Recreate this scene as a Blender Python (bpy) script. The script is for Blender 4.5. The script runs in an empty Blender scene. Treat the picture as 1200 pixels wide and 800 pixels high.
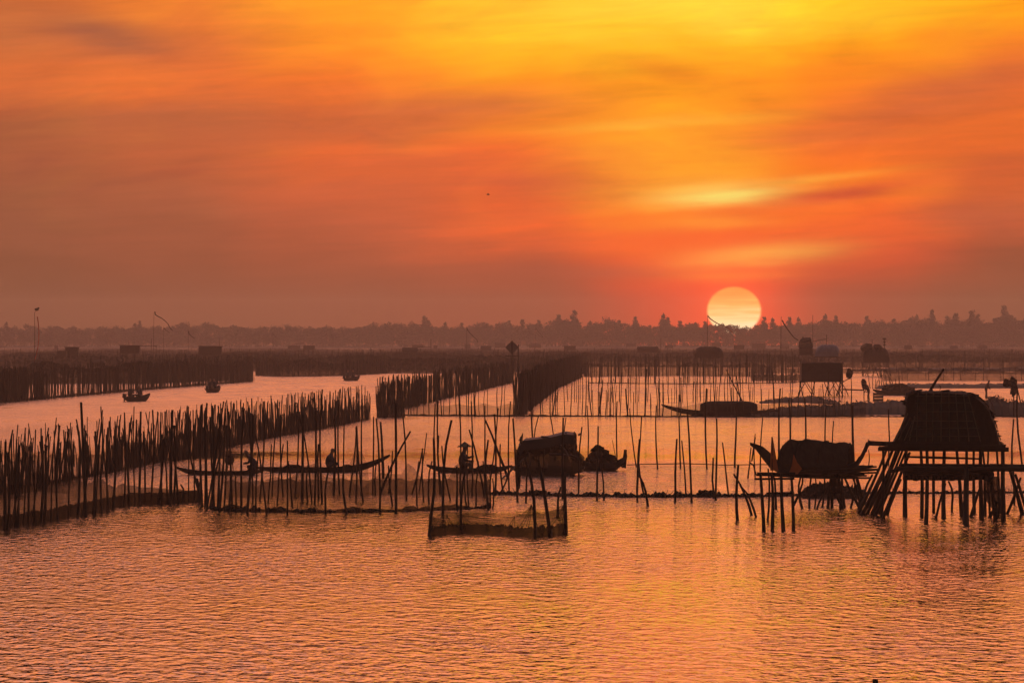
import bpy, math, random
from mathutils import Vector, Matrix
R = math.radians
rnd = random.Random(7)
scene = bpy.context.scene
col = scene.collection

# ------------------------------------------------------------------ camera
F, CAMH, HOR = 6900.0, 5.6, 392.0            # a long lens 5.6 m above the lagoon
cam_d = bpy.data.cameras.new('camera')
cam = bpy.data.objects.new('camera', cam_d); col.objects.link(cam)
cam_d.sensor_width = 36.0
cam_d.lens = 36.0 * F / 1200.0
cam_d.clip_start = 1.0; cam_d.clip_end = 20000
cam.location = (0, 0, CAMH)
cam.rotation_euler = (R(90) - math.atan((400 - HOR) / F), 0, 0)
scene.camera = cam
scene.render.resolution_x, scene.render.resolution_y = 1024, 682
scene.view_settings.view_transform = 'Standard'
scene.view_settings.look = 'None'
scene.view_settings.exposure = 0.0
scene.view_settings.gamma = 1.0
scene.cycles.use_denoising = True
scene.cycles.max_bounces = 5
scene.cycles.use_adaptive_sampling = True
scene.cycles.adaptive_threshold = .02
scene.cycles.transparent_max_bounces = 32
scene.cycles.volume_bounces = 1
scene.cycles.sample_clamp_indirect = 4.0

# ------------------------------------------------------------------ sky
SUN_AZ, SUN_EL = 2.16, 0.235                  # degrees, the sun just above the far treeline
world = bpy.data.worlds.new('World'); scene.world = world; world.use_nodes = True
nt = world.node_tree; nt.nodes.clear()

class NB:
    """small helper: arithmetic on shader sockets"""
    def __init__(s, nt): s.nt = nt
    def n(s, kind, **kw):
        x = s.nt.nodes.new(kind)
        for k, v in kw.items(): setattr(x, k, v)
        return x
    def put(s, sock, v):
        if hasattr(v, 'is_output') or isinstance(v, bpy.types.NodeSocket): s.nt.links.new(v, sock)
        else: sock.default_value = v
    def m(s, op, a, b=0.0, c=0.0, clamp=False):
        x = s.n('ShaderNodeMath', operation=op, use_clamp=clamp)
        s.put(x.inputs[0], a); s.put(x.inputs[1], b)
        if op in ('MULTIPLY_ADD',): s.put(x.inputs[2], c)
        return x.outputs[0]
    def rng(s, v, a, b, c=0.0, d=1.0, interp='LINEAR'):
        x = s.n('ShaderNodeMapRange', interpolation_type=interp, clamp=True)
        s.put(x.inputs[0], v)
        for i, q in enumerate((a, b, c, d)): s.put(x.inputs[i + 1], q)
        return x.outputs[0]
    def mix(s, f, a, b, blend='MIX'):
        x = s.n('ShaderNodeMix', data_type='RGBA', blend_type=blend, clamp_factor=True)
        s.put(x.inputs[0], f); s.put(x.inputs[6], a); s.put(x.inputs[7], b)
        return x.outputs[2]
    def xyz(s, x, y, z=0.0):
        c = s.n('ShaderNodeCombineXYZ')
        for i, q in enumerate((x, y, z)): s.put(c.inputs[i], q)
        return c.outputs[0]
    def noise(s, vec, scale=1.0, detail=3.0, rough=0.5, dist=0.0):
        x = s.n('ShaderNodeTexNoise')
        s.put(x.inputs['Vector'], vec); x.inputs['Scale'].default_value = scale
        x.inputs['Detail'].default_value = detail; x.inputs['Roughness'].default_value = rough
        x.inputs['Distortion'].default_value = dist
        return x.outputs['Fac']
    def ramp(s, f, stops, interp='LINEAR'):
        x = s.n('ShaderNodeValToRGB'); cr = x.color_ramp; cr.interpolation = interp
        while len(cr.elements) < len(stops): cr.elements.new(0.5)
        for i, (p, c) in enumerate(stops): cr.elements[i].position = p
        for i, (p, c) in enumerate(stops): cr.elements[i].color = (*c, 1)
        s.put(x.inputs[0], f)
        return x.outputs[0]

def lin(c): return tuple((v / 255 / 12.92) if v <= 10 else ((v / 255 + .055) / 1.055) ** 2.4 for v in c)

def build_world():
    b = NB(nt)
    g = b.n('ShaderNodeTexCoord').outputs['Generated']
    nrm = b.n('ShaderNodeVectorMath', operation='NORMALIZE'); nt.links.new(g, nrm.inputs[0])
    sep = b.n('ShaderNodeSeparateXYZ'); nt.links.new(nrm.outputs[0], sep.inputs[0])
    x, y, z = sep.outputs
    deg = 180 / math.pi
    az = b.m('MULTIPLY', b.m('ARCTAN2', x, y), deg)
    el = b.m('MULTIPLY', b.m('ARCSINE', z), deg)
    # long soft cloud streaks: the colours below are pulled about by stretched noise
    w1 = b.noise(b.xyz(b.m('MULTIPLY', az, .42), b.m('SUBTRACT', b.m('MULTIPLY', el, 1.5), b.m('MULTIPLY', az, .08)), 3.1), 1.0, 4, .5, .5)
    w2 = b.noise(b.xyz(b.m('MULTIPLY', az, .55), b.m('SUBTRACT', b.m('MULTIPLY', el, 5.0), b.m('MULTIPLY', az, .25)), 8.2), 1.0, 5, .6)
    w3 = b.noise(b.xyz(b.m('MULTIPLY', az, .5), b.m('MULTIPLY', el, .8), 15.0), 1.0, 3, .5)
    amp = b.rng(el, 0.1, 1.1, .15, 1.0)
    elw = b.m('ADD', el, b.m('MULTIPLY', amp, b.m('ADD', b.m('MULTIPLY', b.m('SUBTRACT', w1, .5), .85), b.m('MULTIPLY', b.m('SUBTRACT', w2, .5), .28))))
    azw = b.m('ADD', az, b.m('MULTIPLY', b.m('SUBTRACT', w3, .5), 1.6))
    t = b.rng(azw, -15, 15)
    def row(cols, l, r, k=1.0):
        st = [(0.0, l)] + [(((px - 600) / 120.4 + 15) / 30, c) for px, c in cols] + [(1.0, r)]
        st = [(p, tuple(k * q * s for q, s in zip(lin(c), (1.02, .95, .80)))) for p, c in st]
        return b.ramp(t, st, 'CARDINAL' if False else 'EASE')
    rows = SKY_ROWS
    cur = None; prev = None
    for e, cols, l, r, k in rows:
        c = row(cols, l, r, k)
        if cur is None: cur = c
        else: cur = b.mix(b.rng(elw, prev, e), cur, c)
        prev = e
    # local clouds and openings: (azimuth, elevation, half width, half height, tilt, colour, amount)
    for (px, py, hw, hh, tilt, c, amt) in SKY_SPOTS:
        ca, ce = (px - 600) / 120.4, (HOR - py) / 120.4
        dx = b.m('SUBTRACT', b.m('ADD', az, b.m('MULTIPLY', b.m('SUBTRACT', w3, .5), .5)), ca)
        dy = b.m('SUBTRACT', b.m('SUBTRACT', b.m('ADD', el, b.m('ADD', b.m('MULTIPLY', b.m('SUBTRACT', w2, .5), .10), b.m('MULTIPLY', b.m('SUBTRACT', w1, .5), .10))), ce), b.m('MULTIPLY', dx, tilt))
        q = b.m('ADD', b.m('POWER', b.m('ABSOLUTE', b.m('DIVIDE', dx, hw / 120.4)), 2.0), b.m('POWER', b.m('ABSOLUTE', b.m('DIVIDE', dy, hh / 120.4)), 2.0))
        f = b.m('MULTIPLY', b.m('POWER', 2.718, b.m('MULTIPLY', q, -1.0)), amt)
        cc = b.rng(w2, .25, .7, .55, 1.25)
        cur = b.mix(b.m('MULTIPLY', f, cc, clamp=True), cur, (*c, 1))
    # fine streaks
    st = b.noise(b.xyz(b.m('MULTIPLY', az, .8), b.m('SUBTRACT', b.m('MULTIPLY', el, 11.0), b.m('MULTIPLY', az, .5)), 1.7), 1.0, 5, .6)
    k = b.rng(st, .25, .75, .91, 1.09)
    br = b.noise(b.xyz(b.m('MULTIPLY', az, .55), b.m('SUBTRACT', b.m('MULTIPLY', el, 1.9), b.m('MULTIPLY', az, .14)), 21.0), 1.0, 5, .52, .9)
    hid = b.m('MULTIPLY', b.rng(br, .52, .72), b.rng(el, .7, 1.5, 0.0, .55))
    cur = b.mix(hid, cur, b.mix(1.0, cur, (.72, .62, .95, 1), 'MULTIPLY'))
    lit = b.m('MULTIPLY', b.rng(br, .46, .30), b.rng(el, .7, 1.6, 0.0, .55))
    cur = b.mix(lit, cur, b.mix(1.0, cur, (1.16, 1.34, 1.0, 1), 'MULTIPLY'))
    cur = b.mix(b.rng(el, .2, .9), cur, b.mix(1.0, cur, b.xyz(k, k, k), 'MULTIPLY'))
    # the rest of the dome: afterglow fading to a dull dusk away from the sun
    hi = b.ramp(b.rng(el, 3.25, 90), SKY_HIGH, 'EASE')
    side = b.ramp(b.rng(el, 3.25, 90), SKY_SIDE, 'EASE')
    hi = b.mix(b.rng(b.m('ABSOLUTE', b.m('SUBTRACT', az, SUN_AZ)), 1.5, 11.0, interp='SMOOTHSTEP'), hi, side)
    cur = b.mix(b.rng(el, 3.25, 4.5, interp='SMOOTHSTEP'), cur, hi)
    away = b.rng(b.m('ABSOLUTE', b.m('SUBTRACT', az, SUN_AZ)), 10, 120, interp='SMOOTHSTEP')
    dusk = b.ramp(b.rng(el, 0, 90), SKY_DUSK, 'EASE')
    cur = b.mix(away, cur, dusk)
    # the sun's disc, barred by thin haze
    sa, se = R(SUN_AZ), R(SUN_EL)
    dxs = b.m('SUBTRACT', az, SUN_AZ); dys = b.m('MULTIPLY', b.m('SUBTRACT', el, SUN_EL), 1.14)
    rr = b.m('SQRT', b.m('ADD', b.m('POWER', b.m('ABSOLUTE', dxs), 2.0), b.m('POWER', b.m('ABSOLUTE', dys), 2.0)))
    front = b.m('GREATER_THAN', y, 0.0)
    # aureole
    gl = b.m('POWER', 2.718, b.m('MULTIPLY', b.m('POWER', b.m('DIVIDE', rr, GLOW[1]), 1.3), -1.0))
    cur = b.mix(b.m('MULTIPLY', b.m('MULTIPLY', gl, GLOW[2]), front), cur, (*GLOW[0], 1))
    bars = b.noise(b.xyz(b.m('MULTIPLY', az, 1.2), b.m('MULTIPLY', el, 22.0), 5.0), 1.0, 3, .6)
    h = b.m('ADD', b.rng(dys, -.27, .27), b.m('MULTIPLY', b.m('SUBTRACT', bars, .5), .75))
    disc = b.ramp(h, SUN_RAMP)
    mask = b.m('MULTIPLY', b.rng(rr, .246, .274, 1.0, 0.0), front)
    discm = b.mix(1.0, disc, (SUN_K, SUN_K, SUN_K, 1), 'MULTIPLY')
    cur = b.mix(mask, cur, discm)
    # clear-sky component
    sky = b.n('ShaderNodeTexSky', sky_type='NISHITA')
    sky.sun_disc = False; sky.sun_elevation = R(SUN_EL); sky.sun_rotation = R(SUN_AZ); sky.dust_density = 4.0
    bg1 = b.n('ShaderNodeBackground'); bg1.inputs[1].default_value = 0.02; nt.links.new(sky.outputs[0], bg1.inputs[0])
    bg2 = b.n('ShaderNodeBackground'); bg2.inputs[1].default_value = 1.0; nt.links.new(cur, bg2.inputs[0])
    add = b.n('ShaderNodeAddShader'); nt.links.new(bg1.outputs[0], add.inputs[0]); nt.links.new(bg2.outputs[0], add.inputs[1])
    out = b.n('ShaderNodeOutputWorld'); nt.links.new(add.outputs[0], out.inputs[0])

X7 = (0, 200, 400, 600, 800, 1000, 1200)
def rw(y, cols, l=None, r=None, k=1.0):
    return ((HOR - y) / 120.4, list(zip(X7, cols)), l or cols[0], r or cols[-1], k)
SKY_ROWS = [
    rw(385, [(112,68,48), (122,72,50), (132,73,51), (144,73,50), (200,76,46), (146,72,48), (120,70,49)]),
    rw(345, [(119,72,50), (130,75,53), (140,77,55), (150,76,53), (215,76,44), (160,74,48), (124,73,51)]),
    rw(305, [(131,77,55), (146,80,57), (160,82,57), (176,82,54), (246,94,40), (218,84,45), (150,78,54)]),
    rw(262, [(144,84,62), (162,89,64), (190,93,63), (240,102,48), (255,128,38), (252,106,38), (190,90,58)]),
    rw(225, [(148,85,62), (172,92,64), (205,96,60), (222,98,54), (255,160,42), (255,130,36), (210,96,50)]),
    rw(190, [(154,86,62), (184,94,62), (228,104,52), (236,106,48), (255,165,42), (252,120,34), (205,94,50)]),
    rw(150, [(160,88,62), (180,95,64), (200,98,58), (246,126,38), (255,158,36), (236,108,42), (222,102,44)]),
    rw(105, [(214,108,60), (228,113,56), (238,116,48), (255,152,32), (255,160,28), (248,132,32), (226,106,46)]),
    rw(55,  [(188,102,64), (222,115,58), (252,142,40), (255,184,36), (255,186,38), (255,164,26), (240,126,40)]),
    rw(5,   [(192,102,60), (228,122,52), (255,164,40), (255,200,50), (255,218,68), (255,200,42), (255,164,22)]),
]
# (px, py, half width, half height, slope, linear colour, amount)
SKY_SPOTS = [
    (125, 45, 70, 22, -.18, lin((140,80,66)), .75),
    (520, 130, 150, 22, .05, lin((190,94,62)), .65),
    (1110, 110, 130, 26, .22, lin((198,92,56)), .85),
    (960, 160, 120, 14, .05, lin((216,100,52)), .6),
    (480, 190, 130, 12, .03, lin((205,92,58)), .45),
    (620, 215, 80, 10, .0, lin((205,88,58)), .55),
    (790, 85, 50, 10, -.25, lin((250,145,30)), .6),
    (770, 145, 140, 7, .06, lin((255,182,60)), .5),
    (850, 229, 70, 13, .03, lin((255,226,110)), 1.0),
    (930, 212, 110, 5, .10, lin((255,170,60)), .7),
    (985, 228, 90, 10, .14, lin((214,80,46)), 1.0),
    (1150, 250, 110, 14, .05, lin((186,86,56)), .6),
    (700, 318, 120, 10, .0, lin((176,84,58)), .55),
    (840, 262, 60, 8, .0, lin((255,160,50)), .6),
    (890, 300, 80, 12, .06, lin((255,186,76)), 1.0),
    (868, 323, 60, 6, .0, lin((255,150,52)), .8),
    (770, 280, 110, 12, .02, lin((250,92,44)), .5),
]
SKY_HIGH = [(0.0, (1.15, .40, .09)), (.05, (2.0, .50, .17)), (.12, (2.4, .66, .31)), (.20, (2.0, .64, .46)), (.28, (.62, .33, .32)), (.42, (.16, .14, .18)), (1.0, (.06, .068, .11))]
SKY_SIDE = [(0.0, (.95, .34, .13)), (.05, (1.4, .47, .27)), (.12, (1.7, .64, .44)), (.20, (1.3, .60, .50)), (.28, (.45, .29, .30)), (.42, (.14, .13, .18)), (1.0, (.06, .068, .11))]
SKY_DUSK = [(0.0, (.085, .045, .038)), (.15, (.10, .062, .055)), (.5, (.075, .070, .082)), (1.0, (.09, .10, .14))]
GLOW = ((1.9, .13, .025), .46, .8)
SUN_RAMP = [(0.0, (1.0, .80, .48)), (.3, (1.0, .70, .32)), (.48, (1.0, .54, .17)), (.62, (.97, .42, .09)), (1.0, (.88, .26, .04))]
SUN_K = 1.5
build_world()

sun_l = bpy.data.lights.new('sun', 'SUN'); sun = bpy.data.objects.new('sun', sun_l); col.objects.link(sun)
sun_l.energy = 0.0001; sun_l.angle = R(0.53); sun_l.color = (1.0, .50, .20)
_d = Vector((math.sin(R(SUN_AZ)) * math.cos(R(SUN_EL)), math.cos(R(SUN_AZ)) * math.cos(R(SUN_EL)), math.sin(R(SUN_EL))))
sun.rotation_euler = (-_d).to_track_quat('-Z', 'Y').to_euler()
sun.location = _d * 3000

# ------------------------------------------------------------------ materials
MATS = {}
def newmat(name):
    m = bpy.data.materials.new(name); m.use_nodes = True; m.node_tree.nodes.clear(); MATS[name] = m
    return m, NB(m.node_tree)
def matt(name, c1, c2, scale=6.0, rough=.85, stretch=(1, 1, 1), bump=.3, detail=4, spec=.25):
    """mottled rough surface: two tones of the thing's own colour"""
    m, b = newmat(name)
    tc = b.n('ShaderNodeTexCoord').outputs['Object']
    oi = b.n('ShaderNodeObjectInfo').outputs['Random']
    mp = b.n('ShaderNodeMapping'); mp.inputs['Scale'].default_value = stretch
    b.put(mp.inputs[0], tc); b.put(mp.inputs[1], b.xyz(b.m('MULTIPLY', oi, 37.0), b.m('MULTIPLY', oi, 11.0), 0.0))
    f = b.noise(mp.outputs[0], scale, detail, .6)
    c = b.mix(b.rng(f, .3, .7), (*c1, 1), (*c2, 1))
    k = b.m('ADD', .75, b.m('MULTIPLY', oi, .5)); c = b.mix(1.0, c, b.xyz(k, k, k), 'MULTIPLY')
    p = b.n('ShaderNodeBsdfPrincipled'); b.put(p.inputs['Base Color'], c); p.inputs['Roughness'].default_value = rough
    p.inputs['Specular IOR Level'].default_value = spec
    bm = b.n('ShaderNodeBump'); bm.inputs['Strength'].default_value = bump; bm.inputs['Distance'].default_value = .02
    b.put(bm.inputs['Height'], f); b.put(p.inputs['Normal'], bm.outputs[0])
    o = b.n('ShaderNodeOutputMaterial'); b.put(o.inputs[0], p.outputs[0])
    return m
def netmat(name, c, alpha, var=.15, scale=1.2):
    """fishing net: knotted brown twine that lets part of the light through"""
    m, b = newmat(name)
    tc = b.n('ShaderNodeTexCoord').outputs['Object']
    f = b.noise(tc, scale, 4, .6)
    f2 = b.noise(tc, scale * 9, 2, .5)
    a = b.m('ADD', b.rng(f, .25, .75, alpha - var, alpha + var), b.m('MULTIPLY', b.m('SUBTRACT', f2, .5), var), clamp=True)
    d = b.n('ShaderNodeBsdfDiffuse'); d.inputs[0].default_value = (*c, 1)
    tl = b.n('ShaderNodeBsdfTranslucent'); tl.inputs[0].default_value = (*c, 1)
    ms = b.n('ShaderNodeMixShader'); ms.inputs[0].default_value = .3
    b.put(ms.inputs[1], d.outputs[0]); b.put(ms.inputs[2], tl.outputs[0])
    tr = b.n('ShaderNodeBsdfTransparent')
    mx = b.n('ShaderNodeMixShader'); b.put(mx.inputs[0], a); b.put(mx.inputs[1], tr.outputs[0]); b.put(mx.inputs[2], ms.outputs[0])
    o = b.n('ShaderNodeOutputMaterial'); b.put(o.inputs[0], mx.outputs[0])
    return m

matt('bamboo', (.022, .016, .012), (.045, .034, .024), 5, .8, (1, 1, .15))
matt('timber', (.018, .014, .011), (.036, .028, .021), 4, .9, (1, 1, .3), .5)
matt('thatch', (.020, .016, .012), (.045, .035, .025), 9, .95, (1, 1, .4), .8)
matt('tarp', (.028, .026, .026), (.045, .042, .040), 2.5, .6, bump=.4)
matt('blue_roof', (.10, .12, .15), (.16, .18, .21), 2, .5)
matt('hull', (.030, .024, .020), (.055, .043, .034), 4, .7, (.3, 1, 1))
matt('weed', (.018, .018, .010), (.040, .034, .020), 8, .95, bump=.8)
matt('mud', (.09, .068, .052), (.15, .115, .085), .35, .9, bump=.6)
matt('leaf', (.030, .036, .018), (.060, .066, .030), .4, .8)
matt('bark', (.040, .030, .022), (.070, .054, .040), 2, .9)
matt('skin', (.20, .11, .075), (.26, .15, .10), 6, .6)
matt('cloth_dark', (.020, .022, .032), (.035, .036, .050), 8, .9)
matt('cloth_brown', (.040, .034, .030), (.060, .050, .043), 8, .9)
matt('straw', (.10, .075, .040), (.16, .12, .065), 12, .85)
matt('orange_cloth', (.55, .12, .03), (.65, .17, .04), 5, .85)
matt('red_cloth', (.38, .05, .03), (.46, .08, .04), 5, .85)
matt('sign_paint', (.07, .06, .05), (.10, .085, .07), 3, .7)
matt('engine', (.03, .03, .032), (.05, .05, .052), 6, .5)
matt('feather', (.015, .014, .013), (.025, .022, .02), 12, .8)
netmat('net', (.034, .026, .020), .70)
netmat('net_mid', (.034, .026, .020), .50)
netmat('net_thin', (.034, .026, .020), .40, .14)
netmat('net_faint', (.034, .026, .020), .09, .06)
netmat('net_wet', (.022, .018, .014), .90, .10)
netmat('net_heap', (.055, .044, .034), .88, .10)
netmat('net_dark', (.030, .024, .019), .93, .07, 3)

def water_material():
    m, b = newmat('lagoon_water')
    tc = b.n('ShaderNodeTexCoord').outputs['Object']
    sp = b.n('ShaderNodeSeparateXYZ'); b.put(sp.inputs[0], tc); x, y, _ = sp.outputs
    v = b.xyz(x, y, 0.0)
    rip = b.noise(b.xyz(b.m('MULTIPLY', x, 3.0), y, 1.0), WAVE[0], 1.5, .5, .2)
    rip2 = b.noise(b.xyz(b.m('MULTIPLY', b.m('ADD', x, b.m('MULTIPLY', y, .35)), 2.4), y, 7.0), WAVE[0] * .62, 2, .55, .3)
    msk = b.rng(b.noise(b.xyz(b.m('MULTIPLY', x, .16), b.m('MULTIPLY', y, .05), 12.0), 1.0, 3, .55), .38, .62)
    rip = b.m('ADD', b.m('MULTIPLY', rip, b.m('SUBTRACT', 1.15, msk)), b.m('MULTIPLY', rip2, b.m('MULTIPLY', msk, 1.3)))
    cho = b.noise(b.xyz(b.m('MULTIPLY', x, 3.2), y, 4.0), WAVE[1], 1.5, .5, .2)
    swl = b.noise(b.xyz(b.m('MULTIPLY', x, 2.0), y, 9.0), WAVE[2], 1, .5)
    gust = b.noise(b.xyz(b.m('MULTIPLY', x, .06), b.m('MULTIPLY', y, .022), 2.0), 1.0, 3, .55)
    strk = b.noise(b.xyz(b.m('MULTIPLY', x, .45), b.m('MULTIPLY', y, .11), 6.0), 1.0, 5, .65, .4)
    hgt = b.m('ADD', b.m('ADD', b.m('MULTIPLY', rip, WAVE[3]), b.m('MULTIPLY', cho, WAVE[4])), b.m('MULTIPLY', swl, WAVE[5]))
    bmp = b.n('ShaderNodeBump'); bmp.inputs['Distance'].default_value = 1.0
    calm = b.m('MULTIPLY', b.rng(gust, .34, .62, .5, 1.15), b.rng(strk, .33, .67, .45, 1.25))
    # sheltered water inside the pens lies flatter than the open lagoon in front of them
    yw = b.m('ADD', y, b.m('MULTIPLY', b.m('SUBTRACT', gust, .5), 90.0))
    ys = b.m('ADD', y, b.m('ADD', b.m('MULTIPLY', b.m('SUBTRACT', gust, .5), 30.0), b.m('MULTIPLY', b.m('SUBTRACT', strk, .5), 26.0)))
    dip = b.m('POWER', 2.718, b.m('MULTIPLY', b.m('POWER', b.m('ABSOLUTE', b.m('DIVIDE', b.m('SUBTRACT', ys, 273.0), 13.0)), 2.0), -1.0))
    shel = b.m('SUBTRACT', 1.0, b.m('MULTIPLY', dip, .93))
    b.put(bmp.inputs['Strength'], b.m('MULTIPLY', b.m('MULTIPLY', calm, b.rng(yw, 190, 235, .34, 1.0)), shel, clamp=True))
    b.put(bmp.inputs['Height'], hgt)
    p = b.n('ShaderNodeBsdfPrincipled')
    p.inputs['Base Color'].default_value = (.030, .024, .020, 1)
    b.put(p.inputs['Roughness'], b.m('MULTIPLY', b.rng(y, 90, 620, WAVE[6], .30), b.m('MULTIPLY', shel, b.rng(strk, .33, .67, .5, 1.1)))); p.inputs['IOR'].default_value = 1.333
    b.put(p.inputs['Normal'], bmp.outputs[0])
    o = b.n('ShaderNodeOutputMaterial'); b.put(o.inputs[0], p.outputs[0])
WAVE = (2.1, 1.0, 5.0, .23, .36, .027, .04)
water_material()

# ------------------------------------------------------------------ mesh helpers
def P(px, py, D):
    """world point at depth D that the lens shows at (px, py) of the 1200 x 800 photograph"""
    return Vector(((px - 600) / F * D, D, CAMH - (py - HOR) / F * D))
def dist(py): return CAMH * F / (py - HOR)
def W(px, py):
    D = dist(py); return Vector(((px - 600) / F * D, D, 0.0))

class MB:
    def __init__(s): s.v = []; s.f = []
    def tube(s, pts, rad, n=6, cap=True):
        pts = [Vector(p) for p in pts]
        if not isinstance(rad, (list, tuple)): rad = [rad] * len(pts)
        base = len(s.v)
        for i, p in enumerate(pts):
            d = (pts[min(i + 1, len(pts) - 1)] - pts[max(i - 1, 0)]).normalized()
            up = Vector((0, 0, 1)) if abs(d.z) < .9 else Vector((1, 0, 0))
            a = d.cross(up).normalized(); c = a.cross(d)
            for k in range(n):
                t = 2 * math.pi * k / n
                s.v.append(p + (a * math.cos(t) + c * math.sin(t)) * rad[i])
        for i in range(len(pts) - 1):
            for k in range(n):
                q = base + i * n
                s.f.append((q + k, q + (k + 1) % n, q + n + (k + 1) % n, q + n + k))
        if cap:
            s.f.append(tuple(base + k for k in range(n))[::-1])
            s.f.append(tuple(base + (len(pts) - 1) * n + k for k in range(n)))
        return s
    def box(s, c, size, rot=None):
        c = Vector(c); b = len(s.v)
        for dz in (-.5, .5):
            for dx, dy in ((-.5, -.5), (.5, -.5), (.5, .5), (-.5, .5)):
                q = Vector((dx * size[0], dy * size[1], dz * size[2]))
                if rot is not None: q = rot @ q
                s.v.append(c + q)
        for f in ((3, 2, 1, 0), (4, 5, 6, 7), (0, 1, 5, 4), (1, 2, 6, 5), (2, 3, 7, 6), (3, 0, 4, 7)):
            s.f.append(tuple(b + i for i in f))
        return s
    def beam(s, p0, p1, w, h):
        p0, p1 = Vector(p0), Vector(p1); d = p1 - p0
        rot = d.to_track_quat('X', 'Z').to_matrix()
        return s.box((p0 + p1) / 2, (d.length, w, h), rot)
    def grid(s, rows):
        b = len(s.v); n = len(rows[0])
        for r in rows: s.v += [Vector(p) for p in r]
        for i in range(len(rows) - 1):
            for j in range(n - 1):
                q = b + i * n + j
                s.f.append((q, q + 1, q + n + 1, q + n))
        return s
    def blob(s, c, r, nu=10, nv=6, jit=.12, half=False, rg=None):
        """lumpy ellipsoid (or its upper half)"""
        rg = rg or rnd; c = Vector(c); rows = []
        for i in range(nv + 1):
            th = (math.pi / (2 if half else 1)) * i / nv
            row = []
            for j in range(nu):
                ph = 2 * math.pi * j / nu
                k = 1 + rg.uniform(-jit, jit)
                row.append(c + Vector((r[0] * math.sin(th) * math.cos(ph) * k, r[1] * math.sin(th) * math.sin(ph) * k, r[2] * math.cos(th) * (k if 0 < i < nv else 1))))
            row.append(row[0]); rows.append(row)
        return s.grid(rows)
    def build(s, name, mat, parent=None, smooth=False, origin=None):
        """link as one mesh object; points are in world space and are stored about the thing's own base"""
        me = bpy.data.meshes.new(name)
        o0 = Vector(parent.location) if parent is not None else Vector(origin if origin is not None else (0, 0, 0))
        if parent is not None and parent.parent is not None: o0 = o0 + parent.parent.location
        me.from_pydata([tuple(p - o0) for p in s.v], [], s.f); me.update()
        if smooth: me.polygons.foreach_set('use_smooth', [True] * len(me.polygons))
        me.materials.append(MATS[mat])
        o = bpy.data.objects.new(name, me); col.objects.link(o)
        if parent is not None: o.parent = parent
        else: o.location = o0
        return o
def tag(o, label=None, cat=None, group=None, kind=None):
    if label: o['label'] = label
    if cat: o['category'] = cat
    if group: o['group'] = group
    if kind: o['kind'] = kind
    return o
def thing(name, label, cat, loc=(0, 0, 0), group=None, rz=0.0):
    o = bpy.data.objects.new(name, None); o.empty_display_size = .2; col.objects.link(o)
    o.location = loc; o.rotation_euler = (0, 0, rz)
    return tag(o, label, cat, group)
def copy_tree(o, parent=None):
    c = o.copy(); col.objects.link(c); c.parent = parent
    for ch in list(o.children): copy_tree(ch, c)
    return c

# ------------------------------------------------------------------ the lagoon and far shore
def build_setting():
    w = MB(); w.grid([[(-450, -80, 0), (450, -80, 0)], [(-450, 2700, 0), (450, 2700, 0)]])
    tag(w.build('water', 'lagoon_water'), 'rippled lagoon water reflecting the orange sunset', kind='structure')
    m = MB(); rows = []
    for yy, zz in ((2405, -.3), (2412, .25), (2425, .6), (2690, .9)):
        rows.append([(xx, yy + rnd.uniform(-4, 4), zz + (rnd.uniform(-.1, .1) if zz > 0 else 0)) for xx in range(-440, 441, 20)])
    m.grid(rows)
    tag(m.build('far_shore', 'mud'), 'low far shore under the treeline', kind='structure')
build_setting()
HAZE_DENSITY, HAZE_G, HAZE_COL = .00017, .70, (.99, .95, .90)
def build_haze():
    m = MB(); m.box((0, 1310, 10), (920, 2800, 23.0))
    o = m.build('haze', 'mud'); o.data.materials.clear()
    mt, b = newmat('haze_air')
    v = b.n('ShaderNodeVolumePrincipled')
    v.inputs['Color'].default_value = (*HAZE_COL, 1); v.inputs['Density'].default_value = HAZE_DENSITY; v.inputs['Anisotropy'].default_value = HAZE_G
    out = b.n('ShaderNodeOutputMaterial'); b.put(out.inputs['Volume'], v.outputs[0])
    o.data.materials.append(mt)
    tag(o, 'warm dusk haze lying over the lagoon', kind='stuff')
build_haze()

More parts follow.
